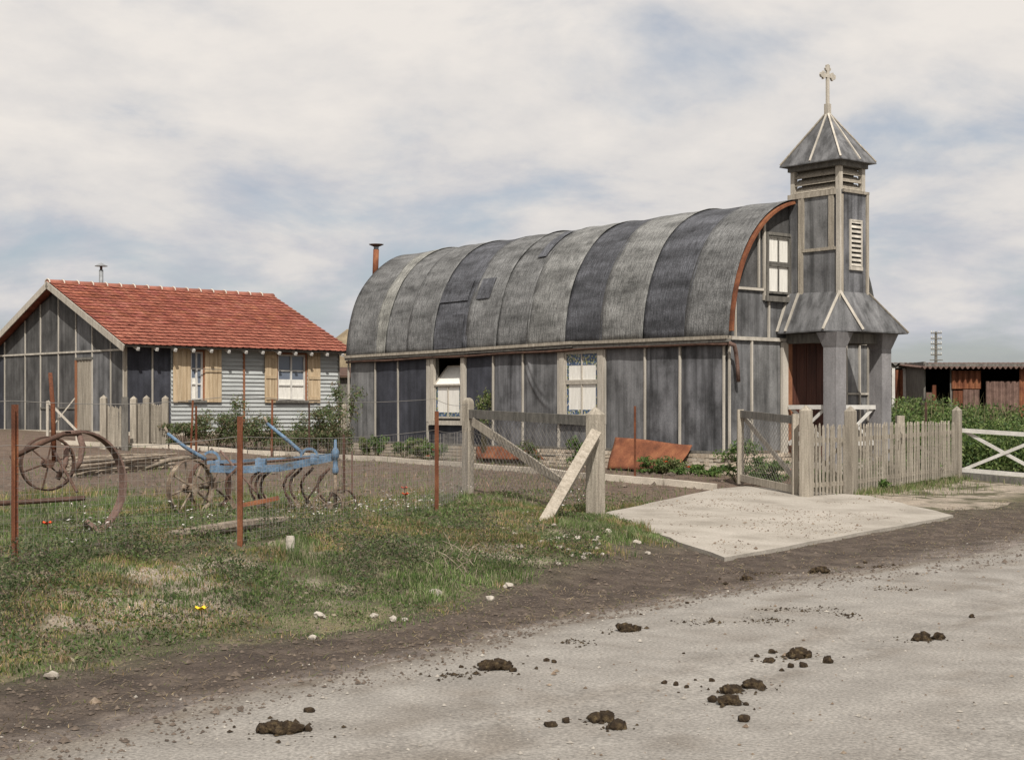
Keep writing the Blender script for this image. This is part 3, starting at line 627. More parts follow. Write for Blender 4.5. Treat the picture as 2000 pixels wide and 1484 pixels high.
# finial and cross
w = MB(); w.box(ap[0]-.05, ap[0]+.05, ap[1]-.05, ap[1]+.05, 7.40, 7.66); w.build('finial', m_pale, spire)
w = MB(); cz_ = 8.22; hw = .034
def budded(cx, cz, d):      # flared trefoil end pointing along d
    d = Vector(d); n = Vector((-d.y, d.x)); P2 = lambda a, b: (cx+d.x*a+n.x*b, cz+d.y*a+n.y*b)
    return [P2(.0, hw), P2(.09, hw), P2(.115, .075), P2(.15, .085), P2(.165, .05), P2(.215, .045), P2(.235, 0), P2(.215, -.045), P2(.165, -.05), P2(.15, -.085), P2(.115, -.075), P2(.09, -hw), P2(.0, -hw)]
for d in ((0, 1), (1, 0), (-1, 0)):
    w.prism([(ap[0]+a, ap[1]-.022-(.001 if d[1] == 0 else 0), b) for a, b in budded(0, cz_, d)], (0, .044+(.002 if d[1] == 0 else 0), 0))
w.box(ap[0]-hw, ap[0]+hw, ap[1]-.0215, ap[1]+.0215, 7.6, cz_+.02)
w.build('cross', m_pale, spire)
# ---- porch roof
TB = [(XL-.01, 0, 3.88), (XL-.01, TY-.01, 3.86), (XR+.01, TY-.01, 3.86), (XR+.01, 0, 3.88)]
PB = [(1.43, 0, 3.09), (1.43, -1.17, 3.11), (2.06, -1.65, 3.10), (3.50, -1.65, 3.09), (3.50, 0, 3.09)]
w = MB(); w.add(TB+PB+[(x, y, z-.03) for x, y, z in PB], [(0, 1, 5, 4), (1, 6, 5), (1, 2, 7, 6), (2, 3, 8, 7), (4, 5, 10, 9), (5, 6, 11, 10), (6, 7, 12, 11), (7, 8, 13, 12)])
w.add([(x, y, z-.028) for x, y, z in PB], [(4, 3, 2, 1, 0)]); porch = w.build('porch_roof', m_felt_m, church)
def rb(a, b, nrm, w_=.05, m=m_bat): 
    s_ = MB(); s_.bar(Vector(a)+Vector(nrm)*.015, Vector(b)+Vector(nrm)*.015, w_, .025, up=nrm); s_.build('batten', m, porch)
nL = Vector((-.78, 0, .37)).normalized(); nF = Vector((0, -.76, .36)).normalized(); nC = (nL+nF).normalized()
rb(TB[1], PB[1], nC); rb(TB[1], PB[2], nC); rb((XL-.01, -.02, 3.87), (1.43, -.03, 3.1), nL); rb((XL-.01, -.28, 3.87), (1.43, -.24, 3.1), nL); rb(TB[2], PB[3], (nF-nL*1).normalized(), .04, m_grey)
# ceiling beam frame, pillars with splayed capitals
def pillar(cx, cy, s=.155, zb=.1):
    w = MB(); prof = [(s, zb), (s, 2.76), (s+.015, 2.80), (s+.10, 3.06)]
    vs = []
    for h, z in prof: vs += [(cx-h, cy-h, z), (cx+h, cy-h, z), (cx+h, cy+h, z), (cx-h, cy+h, z)]
    fs = [(i*4+k, i*4+(k+1) % 4, (i+1)*4+(k+1) % 4, (i+1)*4+k) for i in range(3) for k in range(4)]+[(3, 2, 1, 0), (12, 13, 14, 15)]
    w.add(vs, fs); return w.build('pillar', m_felt_p, church)
pillar(1.76, -1.20); pillar(3.20, -1.20)
w = MB(); w.box(1.62, 3.34, -1.28, -1.12, 2.86, 3.055); w.box(1.68, 1.84, -1.10, -.03, 2.87, 3.055); w.box(3.12, 3.28, -1.10, -.03, 2.87, 3.055); w.build('porch_beam', m_greyd, church)
w = MB(); w.box(1.60, 3.36, -1.36, -.0, .1, .50); w.build('porch_step', m_slab, church)
# door with jambs
part('door_jamb', m_bat, church, FA, 1.56, 1.72, .0, .07, .5, ZE-.03); part('door_jamb', m_jamb, church, FA, 1.725, 1.86, .0, .055, .5, ZE-.03); part('door_jamb', m_jamb, church, FA, 2.96, 3.05, .0, .055, .5, ZE-.03)
for k in range(7):
    x0 = 1.865+k*.155; part('door_board', m_door, church, FA, x0, x0+.149, .004, .03+.004*(k % 2), .52, ZE-.03)
# white X barriers closing the porch
def xbar(name, A, B, z0, z1, label, m=m_white, th=.05, halves=1, group=None, board=None):
    A, B = Vector(A), Vector(B); root = empty(name, A, 0, label, 'barrier', group); L = B-A
    for z in (z0, z1): w = MB(); w.bar((0, 0, z), (L.x, L.y, z+L.z), .035, .085); w.build('rail', m, root)
    for a, b, e in ((z0, z1, 0), (z1, z0, .02)):
        w = MB(); off = Vector((-L.y, L.x, 0)).normalized()*(e+.022); w.bar(Vector((0, 0, a))+off, Vector((L.x, L.y, b+L.z))+off, .02, .065); w.build('brace', m, root)
    return root
def cw(x, y, z): a = CH.w(x, y); return Vector((a[0], a[1], z))
xbar('porch_barrier', cw(1.70, -.10, .5), cw(1.70, -1.03, .5), .38, 1.10, 'white crossed rail barrier closing the side of the church porch')
xbar('porch_barrier', cw(1.93, -1.2, .5), cw(3.03, -1.2, .5), .38, 1.10, 'white crossed rail barrier between the two grey porch pillars')

# ------------------------------------------------------------------ tiled hut
HU = Frame((244-1000)/FPX*41, 41, .78)
hut = empty('cottage_hut', (HU.o.x, HU.o.y, 0), .78, 'low pale green clapboard and dark felt hut with red clay tile roof', 'hut')
HL, HD, HZ, HE = 7.3, 7.6, .93, 3.40
HF, HG = Plane('y', 0), Plane('x', 0)
hx = lambda px: HU.hit('y', 0, px)[0]; gy = lambda px: HU.hit('x', 0, px)[0]
RZ = 5.13; PIT = (RZ-3.40)/(HD/2)
mb = MB(); mb.box(.02, HL-.02, .02, .10, HZ, HE); mb.box(.02, HL-.02, HD-.1, HD, HZ, HE)
for x in (.02, HL-.10): mb.prism([(x, .1, HZ), (x, HD-.1, HZ), (x, HD-.1, HE), (x, HD/2, RZ-.08), (x, .1, HE)], (.08, 0, 0))
mb.build('wall', m_felt_d, hut)
mb = MB(); mb.box(-.03, HL+.02, -.03, HD, .2, HZ); mb.build('foundation', m_kerb, hut)
# gable cladding
gp_ = [gy(p) for p in (242, 217, 181, 149, 115, 80, 50, 10)]
for a, b in zip(gp_[:-1], gp_[1:]):
    for z0, z1 in ((HZ, 3.17), (3.17, None)):
        def top(y): return min(HE+PIT*y, HE+PIT*(HD-y))-.10
        if z1 is None: poly = [(0, a, z0+.01), (0, b, z0+.01), (0, b, max(top(b), z0+.02)), (0, a, max(top(a), z0+.02))]
        else: poly = [(0, a, z0), (0, b, z0), (0, b, z1), (0, a, z1)]
        w = MB(); w.prism(poly, (.018, 0, 0)); w.build('felt_panel', random.choice([m_felt_b, m_felt_b, m_felt_m]), hut)
for y in gp_: part('batten', m_bat, hut, HG, y-.016, y+.016, .0, .03, HZ, max(3.2, top(y)))
part('rail', m_bat, hut, HG, 0, HD, .0, .034, 3.14, 3.19)
part('rail', m_greyd, hut, HG, gy(149), gy(80), .0, .03, 1.55, 1.60)
# gable door
y0, y1 = gy(180), gy(152)
part('door_jamb', m_jamb, hut, HG, y1, y1+.09, .0, .05, HZ, 2.93); part('door_lintel', m_greyd, hut, HG, y0-.05, y1+.09, .0, .055, 2.93, 3.0)
for k in range(9):
    ya = y0+(y1-y0)*k/9; part('door_board', m_grey, hut, HG, ya+.003, ya+(y1-y0)/9-.003, .002, .02+.008*(k % 2), HZ+.02, 2.92)
# dark felt end of the front wall
for a, b in ((245, 297), (297, 333)): part('felt_panel', m_felt_d, hut, HF, hx(a)+.03, hx(b), -.018, .004, HZ, HE-.02)
part('batten', m_bat, hut, HF, hx(297)-.022, hx(297)+.022, .004, .03, HZ, HE-.05); part('corner_post', m_grey, hut, HF, -.02, .05, -.03, .035, HZ, HE-.05)
# clapboards, split round the windows
wins = [(hx(365), hx(394)), (hx(540), hx(594))]; WZ0, WZ1 = 1.80, 3.16
bh = .118; k = 0; z = HZ-.02
while z < HE-.08:
    segs = [(hx(333), hx(473)), (hx(475), HL-.03)]; zc_ = z+bh/2
    if WZ0-.05 < zc_ < WZ1+.05: segs = [(hx(333), wins[0][0]-.05), (wins[0][1]+.05, hx(473)), (hx(475), wins[1][0]-.05), (wins[1][1]+.05, HL-.03)]
    for a, b in segs:
        w = MB(); j = random.uniform(-.004, .004); zt = min(z+bh+.012, HE-.02)
        vs = []
        for x in (a, b): vs += [(x, -.052+j, z+j), (x, -.016, z+j), (x, -.002, zt), (x, -.014, zt)]
        w.add(vs, [(0, 1, 2, 3), (7, 6, 5, 4), (0, 4, 5, 1), (1, 5, 6, 2), (2, 6, 7, 3), (3, 7, 4, 0)]); w.build('clapboard', m_greenw, hut)
    z += bh
part('corner_board', m_greyd, hut, HF, HL-.03, HL+.03, -.03, .05, HZ-.02, HE-.03); part('downpipe', m_jamb, hut, HF, hx(473), hx(475)+.02, .0, .07, HZ, HE-.05)
def hut_window(a, b, shut):
    w = MB(); pbox(w, HF, a-.05, a, -.02, .075, WZ0, WZ1+.05); pbox(w, HF, b, b+.05, -.02, .075, WZ0, WZ1+.05); pbox(w, HF, a, b, -.02, .07, WZ1, WZ1+.05)
    win = w.build('window', m_jamb, hut); part('sill', m_greyd, win, HF, a-.1, b+.1, -.02, .12, WZ0-.07, WZ0-.002)
    part('pane', m_glass, win, HF, a, b, .002, .01, WZ0, WZ1)
    part('curtain', m_curtain, win, HF, a+.02, b-(.02 if b-a > .7 else .14), .0105, .0125, WZ0+.02, WZ0+.62)
    tm = (a+b)/2; s_ = MB()
    for t in (a+.025, tm, b-.025): pbox(s_, HF, t-.025, t+.025, .012, .05, WZ0, WZ1)
    for zz_ in (WZ0+.03, WZ0+.45, WZ0+.88, WZ1-.03): pbox(s_, HF, a+.05, tm-.025, .013, .045, zz_-.02, zz_+.02); pbox(s_, HF, tm+.025, b-.05, .013, .045, zz_-.02, zz_+.02)
    s_.build('sash', m_white, win)
    for a0, a1, n_ in shut:
        s_ = MB(); m = 4
        sh = part('shutter', m_shut, hut, HF, a0, a1, .075, .08, WZ0-.02, WZ1+.06)
        for k in range(m):
            t0, t1 = a0+(a1-a0)*k/m, a0+(a1-a0)*(k+1)/m; part('board', m_shut, sh, HF, t0+.004, t1-.004, .082, .10+.003*(k % 2), WZ0-.06+random.uniform(-.01, .01), WZ1+.08)
        if n_:
            for zz_ in (WZ0+.06, WZ0+.68, WZ1-.08): part('ledge', m_shut, sh, HF, a0+.03, a1-.03, .104, .125, zz_-.045, zz_+.045)
hut_window(wins[0][0]+.08, wins[0][1], [(hx(335), hx(365)+.06, 0), (hx(394)+.05, hx(429), 0)])
hut_window(wins[1][0], wins[1][1], [(hx(514), hx(540)-.04, 1), (hx(595)+.05, hx(622), 1)])
part('window_stay', m_greyd, hut, HF, hx(380), hx(428), .16, .18, 2.66, 2.68, lean=.0)
# rafters ends, roof deck and tiles
OV = .46; X0, X1 = -.28, HL+.30
def slope(x, s_, h=0.0):      # s_ metres down from the ridge on the front slope
    c = 1/math.hypot(1, PIT); y = HD/2-s_*c; return Vector((x, y, RZ+.06-s_*c*PIT))+Vector((0, -PIT*c, c))*h
SL = (HD/2+OV)*math.hypot(1, PIT)
mb = MB(); 
mb.add([slope(X0+.02, 0), slope(X1-.02, 0), slope(X1-.02, SL-.04), slope(X0+.02, SL-.04)]+[slope(X0+.02, 0, -.05), slope(X1-.02, 0, -.05), slope(X1-.02, SL-.04, -.05), slope(X0+.02, SL-.04, -.05)], [(0, 1, 2, 3), (7, 6, 5, 4), (0, 4, 5, 1), (1, 5, 6, 2), (2, 6, 7, 3), (3, 7, 4, 0)])
roof = mb.build('roof', m_greyd, hut)
mb = MB(); b0 = [slope(x, s_, h) for h in (0, -.05) for x, s_ in ((X0, 0), (X1, 0), (X1, SL), (X0, SL))]; b0 = [Vector((p.x, HD-p.y, p.z)) for p in b0]
mb.add(b0, [(0, 1, 2, 3), (7, 6, 5, 4), (0, 4, 5, 1), (1, 5, 6, 2), (2, 6, 7, 3), (3, 7, 4, 0)]); mb.build('rear_slope', m_tile, roof)
NR, NC = 20, 38; eh, tw = SL/NR, (X1-X0)/NC
ctile = 1/math.hypot(1, PIT)
# tile profile across : roll at one side, shallow pan
prof = [(-.5, .010), (-.36, .020), (-.22, .021), (-.10, .010), (.12, .007), (.34, .007), (.5, .010)]
def tile_vs():
    vs = []
    for s0, hh in ((-.045, .0), (eh+.01, .036)):
        for a, h in prof: vs.append((a*tw, s0, h+hh))
    for a, h in prof: vs.append((a*tw, eh+.006, h+.020))
    m = len(prof); fs = [(k, k+1, m+k+1, m+k) for k in range(m-1)]+[(m+k, m+k+1, 2*m+k+1, 2*m+k) for k in range(m-1)]
    return vs, fs
tv, tf_ = tile_vs()
ey, en = Vector((0, -ctile, -PIT*ctile)), Vector((0, -PIT*ctile, ctile))
def tpos(x, s_, v): p = slope(x, s_, .012); return p+Vector((v[0], 0, 0))+ey*v[1]+en*v[2]
tme = MB(); tme.add([Vector((v[0], 0, 0))+ey*v[1]+en*v[2] for v in tv], tf_); tmesh = tme.mesh('tile', m_tile)
FV, FF, FC = [], [], []
for r_ in range(NR):
    for c_ in range(NC):
        x = X0+(c_+.5)*tw; s_ = r_*eh+random.uniform(-.008, .008)
        if r_ >= NR-7: link('tile', tmesh, roof, slope(x, s_, .012+random.uniform(0, .006)), (random.uniform(-.012, .012), 0, random.uniform(-.008, .008)))
        else:
            b = len(FV); jj = random.uniform(0, .008); FV += [tpos(x, s_, (v[0], v[1], v[2]+jj)) for v in tv]; FF += [tuple(i+b for i in f) for f in tf_]; k_ = random.uniform(.89, 1.11); FC += [(k_, k_*random.uniform(.92, 1.06), k_*random.uniform(.9, 1.1))]*len(tv)
me = np_mesh('tiling', np.array([tuple(v) for v in FV]), np.array(FF), m_tilea, np.array(FC)); o = link('tiling', me, roof); o['kind'] = 'stuff'
nrg = 17; rl = (X1-X0-.02)/nrg
for k in range(nrg):
    w = MB(); x0 = X0+k*rl
    def rg(x, s_, e): return [Vector((x, HD/2+math.cos(a)*(.13+e), RZ+.045+math.sin(a)*(.10+e))) for a in np.linspace(0, math.pi, 9)]
    A, B = rg(x0, 0, 0), rg(x0+rl+.02, 0, .012); w.add(A+B, [(i, i+1, 9+i+1, 9+i) for i in range(8)]+[tuple(range(8, -1, -1)), tuple(range(9, 18))]); w.build('ridge_tile', m_ridge, roof, True)
    w = MB(); w.tube([Vector((x0+.0, p.y, p.z+.006)) for p in rg(x0, 0, .008)], .022, 6); w.build('mortar_joint', m_mortl, roof)
# bargeboards
for x in (X0-.035, X1+.005):
    w = MB(); a, b = slope(x, -.02, .02), slope(x, SL+.02, .02); c, d = slope(x, SL+.02, -.16), slope(x, -.02, -.16); w.prism([a, b, c, d], (.03, 0, 0)); w.build('bargeboard', m_pale if x < 0 else m_greyd, roof)
    w = MB(); w.prism([Vector((p.x, HD-p.y, p.z)) for p in (a, b, c, d)], (.03, 0, 0)); w.build('bargeboard', m_pale if x < 0 else m_greyd, roof)
for k in range(13):
    x = .15+k*(HL-.3)/12; w = MB(); w.bar(slope(x, SL-.95, -.10), slope(x, SL+.03, -.085), .07, .08, up=en); w.build('rafter', m_white, roof)
mb = MB(); mb.tube([(1.80, 4.45, 4.7), (1.80, 4.45, 5.72)], .065, 10); st = mb.build('stove_pipe', m_zinc, hut, True)
mb = MB(); mb.tube([(1.80, 4.45, 5.70), (1.80, 4.45, 5.86)], .04, 8); mb.build('collar', m_rustd, st, True); mb = MB(); mb.lathe((1.80, 4.45, 5.83), [(.19, 0), (.19, .012), (.02, .10)], 12); mb.build('cap', m_zinc, st)

# ------------------------------------------------------------------ fences, gates, posts
def post(px, py, h, w, top='pyramid', name='gate_post', label='', cat='post', group=None, m=None, rot=.2, lean=(0, 0)):
    g = ground(px, py); root = None; mb = MB(); s = w/2; hb = h-(w*.55 if top == 'pyramid' else 0)
    c = .012
    oct_ = [(-s, -s+c), (-s+c, -s), (s-c, -s), (s, -s+c), (s, s-c), (s-c, s), (-s+c, s), (-s, s-c)]
    vs = [(x, y, -.3) for x, y in oct_]+[(x+lean[0], y+lean[1], hb) for x, y in oct_]
    fs = [(i, (i+1) % 8, 8+(i+1) % 8, 8+i) for i in range(8)]+[tuple(range(7, -1, -1))]
    if top == 'pyramid': vs.append((lean[0], lean[1], h)); fs += [(8+i, 8+(i+1) % 8, 16) for i in range(8)]
    elif top == 'round':
        for k, (rr_, zz_) in enumerate(((.92, .035), (.7, .065), (.35, .082))): vs += [(x*rr_+lean[0], y*rr_+lean[1], hb+zz_) for x, y in oct_]; fs += [((k+1)*8+i, (k+1)*8+(i+1) % 8, (k+2)*8+(i+1) % 8, (k+2)*8+i) for i in range(8)]
        fs.append(tuple(32+i for i in range(8)))
    else: fs.append(tuple(range(8, 16)))
    mb.add(vs, fs); o = mb.build(name, m or m_grey); o.location = g; o.rotation_euler = (0, 0, rot)
    tag(o, label, cat, group); return o
FROT = math.atan2(RY, RX)
gA = post(1574, 975, 1.53, .168, label='thick grey pointed gate post standing between mesh gate and wicket', rot=FROT)
gB = post(1661, 968, 1.52, .162, label='thick grey pointed gate post between wicket and picket fence', rot=FROT)
gC = post(1869, 934, 1.48, .162, label='grey pointed corner post joining picket fence and white crossed gate', rot=FROT)
gD = post(1163, 1004, 1.40, .19, top='pyramid', label='thick mossy grey timber post propped by a slanting strut', rot=FROT, m=m_grey)
gE = post(914, 963, 1.36, .14, top='round', label='weathered round-topped post at far end of the mesh panel', rot=FROT, m=m_grey)
# slanting prop
a = ground(1058, 1016)+Vector((0, 0, -.08)); gd = gD.location; b = at_depth(1162, 848, gd.y-.14)
mb = MB(); mb.bar((0, 0, 0), b-a, .135, .13, up=(0, -1, .3)); o = mb.build('timber_strut', m_strut); o.location = a; tag(o, 'pale squared timber strut leaning against the mossy gate post', 'strut')
def picket_run(name, A, B, h0, h1, n, label, post_at=None, braces=2, cat='fence'):
    """pickets from A to B ; h0 / h1 heights at the ends"""
    root = empty(name, A, 0, label, cat); L = B-A; ln = Vector((L.x, L.y, 0)); d = ln.normalized(); nrm = Vector((-d.y, d.x, 0)); nrm = nrm if nrm.y > 0 else -nrm
    pw_ = .046
    ms = []
    for k in range(5):
        hh = .0; w = MB(); b_ = random.uniform(-.012, .012); w.add([(-pw_/2, -.011, .05), (pw_/2, -.011, .05), (pw_/2, .011, .05), (-pw_/2, .011, .05), (-pw_/2, -.011, 1.13), (pw_/2, -.011, 1.13), (pw_/2, .011, 1.13), (-pw_/2, .011, 1.13), (b_*.2, -.011, 1.185), (b_*.2, .011, 1.185)],
            [(0, 1, 5, 8, 4), (3, 7, 9, 6, 2), (0, 3, 2, 1), (1, 2, 6, 5), (3, 0, 4, 7), (5, 6, 9, 8), (7, 4, 8, 9)]); ms.append(w.mesh('picket', m_grey))
    for k in range(n):
        t = (k+.5)/n; p = L*t; o = link('picket', random.choice(ms), root, (p.x, p.y, p.z+random.uniform(-.025, .02)), (random.uniform(-.015, .015), random.uniform(-.022, .022), math.atan2(d.y, d.x)+random.uniform(-.05, .05)))
        o.scale = (random.uniform(.85, 1.15), 1, (h0+(h1-h0)*t)/1.185)
    for z in (.22, .95):
        w = MB(); w.bar(nrm*.03+Vector((0, 0, z)), L+nrm*.03+Vector((0, 0, z)), .03, .075); w.build('rail', m_grey, root)
    for k in range(braces):
        a, b = L*(k/braces), L*((k+1)/braces)
        for z0, z1, e in ((.25, .9, .055), (.9, .25, .075)):
            w = MB(); w.bar(a+nrm*e+Vector((0, 0, z0)), b+nrm*e+Vector((0, 0, z1)), .018, .06); w.build('brace', m_grey, root)
    return root, L, nrm
A, B = gA.location.copy(), gB.location.copy(); d = (B-A).normalized()
picket_run('wicket_gate', A+d*.15, B-d*.14, 1.22, 1.20, 10, 'narrow grey picket wicket between the two pointed gate posts', braces=1, cat='gate')
A, B = gB.location.copy(), gC.location.copy(); d = (B-A).normalized()
pf, L, nrm = picket_run('picket_fence', A+d*.14, B-d*.14, 1.22, 1.17, 42, 'grey picket fence with crossed braces between the pointed posts', braces=2)
w = MB(); t = .5; p = L*.47+nrm*.11; w.box(p.x-.07, p.x+.07, p.y-.07, p.y+.07, -.2, 1.34); w.build('post', m_grey, pf)
# white crossed gate on to the road at the right
A = gC.location+Vector((.12, .05, 0)); B = ground(2045, 948); B = A+(B-A)
xbar('crossed_gate', A, B, .17, .98, 'white painted crossed rail gate beside the corner post', m=m_white); 
post(2052, 950, 1.45, .2, label='grey pointed post at the free end of the white crossed gate', rot=FROT)
w = MB(); A2 = gC.location; w.bar(Vector((.12, .12, .06)), (B-A2)+Vector((0, .1, .03)), .2, .12); o = w.build('timber_sill', m_greyd); o.location = A2; tag(o, 'dark timber sill lying under the white crossed gate', 'timber')
# wire helpers
def diamond_mesh(mb, A, B, z0, z1, cell=.085, r=.0016, sag=0.0):
    L = B-A; ln = math.hypot(L.x, L.y); hgt = z1-z0; u = Vector((L.x, L.y, L.z))/ln
    for s in (1, -1):
        n = int((ln+hgt)/cell)
        for k in range(n+1):
            x0 = k*cell-(hgt if s > 0 else 0); x1 = x0+hgt*s if s > 0 else x0-hgt
            xa, xb, za, zb = x0, x1, z0, z1
            if xa > xb: xa, xb, za, zb = xb, xa, zb, za
            if xb <= 0 or xa >= ln: continue
            if xa < 0: za += (zb-za)*(0-xa)/(xb-xa); xa = 0
            if xb > ln: zb = za+(zb-za)*(ln-xa)/(xb-xa); xb = ln
            if xb-xa < 1e-4: continue
            mb.tube([u*xa+Vector((0, 0, za)), u*xb+Vector((0, 0, zb))], r, 3, cap=False)
def square_mesh(mb, A, B, z0, z1, cell=.08, r=.0015, step=.09):
    L = B-A; n = int(L.length/step)
    for k in range(n+1):
        p = L*(k/n); j = random.uniform(-.008, .008); mb.tube([p+Vector((j, 0, z0)), p+Vector((random.uniform(-.012, .012), 0, z1))], r, 3, cap=False)
    z = z0
    while z <= z1:
        m = max(2, int(L.length/1.2)); mb.tube([L*(k/m)+Vector((0, 0, z+.014*math.sin(k*1.9+z*7))) for k in range(m+1)], r, 3, cap=False); z += cell
# open mesh gate leaf at right
gl = empty('mesh_gate', ground(1553, 971), 0, 'open grey gate leaf with wire netting and diagonal brace', 'gate'); o0 = gl.location; far = ground(1446, 949)-o0; far.z += .02
w = MB(); w.box(-.05, .05, -.05, .05, .02, 1.37); w.build('stile', m_grey, gl)
w = MB(); w.bar(far+Vector((0, 0, .02)), far+Vector((0, 0, 1.34)), .11, .10, up=(0, 1, 0)); w.build('stile', m_grey, gl)
w = MB(); w.bar(Vector((0, 0, 1.27)), far+Vector((0, 0, 1.26)), .05, .13); w.build('rail', m_greyd, gl); w = MB(); w.bar(Vector((0, 0, .13)), far+Vector((0, 0, .13)), .05, .12); w.build('rail', m_grey, gl)
w = MB(); off = Vector((.06, -.02, 0)); w.bar(off+Vector((0, 0, .22)), far+off+Vector((0, 0, 1.20)), .03, .085); w.build('brace', m_pale, gl)
w = MB(); diamond_mesh(w, Vector((0, 0, 0)), far, .18, 1.22, .1, .0032); w.build('netting', m_wire, gl)['kind'] = 'stuff'
# fixed mesh panel between mossy post and round-topped post
mp_ = empty('netting_fence', gD.location, 0, 'wire netting panel with dark top rail and long diagonal plank', 'fence'); far = gE.location-gD.location
w = MB(); w.bar(Vector((0, 0, 1.21)), far+Vector((0, 0, 1.20)), .06, .13); w.build('rail', m_greyd, mp_)
a = at_depth(924, 823, gE.location.y-.2)-gD.location; b = at_depth(1102, 946, gD.location.y+1.0)-gD.location
w = MB(); w.bar(a, b, .035, .13); w.build('brace', m_grey, mp_)
w = MB(); diamond_mesh(w, Vector((0, 0, 0)), far, .12, 1.18, .11, .0030); w.build('netting', m_wire, mp_)['kind'] = 'stuff'
w = MB(); w.tube([far*.02+Vector((0, 0, .75)), far*.5+Vector((0, 0, .68)), far*.98+Vector((0, 0, .95))], .005, 5); w.build('wire', m_wire, mp_)
# iron fence stakes
def stake(px, pt, pb, label, m=m_rust, w_=.05, cat='stake', group=None, lean=0.0, depth=None):
    g = ground(px, pb) if depth is None else at_depth(px, pb, depth)
    if depth is not None: g.z = tz(g.x, g.y)
    h = (HOR-pt)/FPX*g.y+CZ-g.z; mb = MB(); t = .007; s = w_
    mb.prism([(0, 0, -.25), (s, 0, -.25), (s, t, -.25), (t, t, -.25), (t, s, -.25), (0, s, -.25)], (lean, 0, h+.25))
    o = mb.build('iron_stake', m); o.location = g; o.rotation_euler = (0, 0, R(-40)+random.uniform(-.2, .2)); tag(o, label, cat, group); return o
sA = stake(463, 813, 1064, 'tall rusty angle iron stake of the wire fence before the blue cultivator', w_=.062)
sB = stake(849, 803, 1000, 'rusty angle iron stake of the wire fence beside the mesh panel', w_=.06)
sG = stake(22, 790, 1098, 'rusty angle iron stake of the wire fence beside the large iron wheel', w_=.06)
stake(905, 793, 905, 'thin rusty stake beside the round-topped post', w_=.05, depth=28.2)
stake(1238, 793, 932, 'thin rusty stake in front of the leaning rusted sheet', w_=.045, depth=27.6)
stake(370, 782, 872, 'rusty stake leaning under the hut window', lean=.08, w_=.06, depth=36.6); stake(381, 793, 873, 'straight rusty stake under the hut window', w_=.055, depth=36.6)
stake(528, 780, 868, 'rusty stake in the shrubs below the wide hut window', lean=.03, w_=.06, depth=37); stake(602, 787, 868, 'dark rusty stake between hut wall and shrubs', w_=.05, m=m_rustd, depth=37.5)
stake(669, 848, 962, 'dark iron stake at the right end of the blue cultivator', w_=.045, m=m_rustd); stake(686, 880, 975, 'short thin rusty rod standing in the yard beyond the cultivator', w_=.03, m=m_rustb)
stake(1806, 785, 850, 'thin dark stake in the vegetable plot behind picket fence', w_=.05, m=m_rustd, depth=33)
# wire fence (strands and netting) stretched on the stakes
wf = empty('wire_fence', sA.location, 0, 'rusted square wire netting with two strands strung on the iron stakes', 'fence'); o0 = sA.location
chain = [sG.location, sA.location, sB.location, gE.location]
ext = sG.location+(sG.location-sA.location)*1.2; ext.z = tz(ext.x, ext.y); chain = [ext]+chain
for k, (a, b) in enumerate(zip(chain[:-1], chain[1:])):
    for z in (1.35, .98):
        w = MB(); n = 8; w.tube([(a-o0).lerp(b-o0, t/n)+Vector((0, 0, z-.05*math.sin(math.pi*t/n))) for t in range(n+1)], .0028, 4); w.build('strand', m_wire, wf)
    w = MB(); square_mesh(w, a-o0, b-o0, .03, .93, .06, .0013, .06); w.v = [(x+(a-o0).x, y+(a-o0).y, z+(a-o0).z) for x, y, z in w.v]; w.build('netting', m_wire, wf)['kind'] = 'stuff'
# pickets near the hut
def small_run(p0, p1, h, n, label, posts):
    A = ground(*p0); B = ground(*p1); B = B if abs(B.y-A.y) < 6 else at_depth(p1[0], p1[1], A.y+1)
    root, L, nrm = picket_run('low_picket_fence', A, B, h, h, n, label, braces=0, cat='fence')
    for t, hh in posts:
        p = L*t-nrm*.06; w = MB(); s = .075; vs = [(p.x+a*s, p.y+b*s, z) for z in (-.3, hh) for a, b in ((-1, -1), (1, -1), (1, 1), (-1, 1))]+[(p.x, p.y, hh+.08)]
        w.add(vs, [(0, 1, 5, 4), (1, 2, 6, 5), (2, 3, 7, 6), (3, 0, 4, 7), (4, 5, 8), (5, 6, 8), (6, 7, 8), (7, 4, 8), (3, 2, 1, 0)]); w.build('post', m_grey, root)
small_run((202, 876), (238, 878), 1.05, 12, 'grey picket panel with one pointed post beside the hut door', [(.0, 1.22)])
small_run((258, 870), (320, 868), 1.05, 18, 'grey picket panel with pointed posts before the dark hut wall', [(.0, 1.16), (.4, 1.18), (1.0, 1.18)])
o = post(244, 880, 1.3, .16, top='flat', name='wooden_post', label='dark square post between the two small picket panels', m=m_greyd)
post(671, 864, 1.15, .17, name='gate_post', label='pale pointed post wrapped by a rose between hut and church', m=m_grey)
w = MB(); a = at_depth(93, 783, 38); b = at_depth(150, 841, 38); w.bar((0, 0, 0), b-a, .05, .05); w.bar(at_depth(146, 778, 38.2)-a, at_depth(108, 826, 38.2)-a, .04, .03)
w.bar(at_depth(93, 783, 38)-a, at_depth(93, 870, 38)-a, .06, .06); w.bar(at_depth(150, 841, 38)-a, at_depth(151, 868, 38)-a, .06, .06); o = w.build('rail_frame', m_pale); o.location = a; tag(o, 'pale crossed wooden rails standing by the hut gable', 'rails')

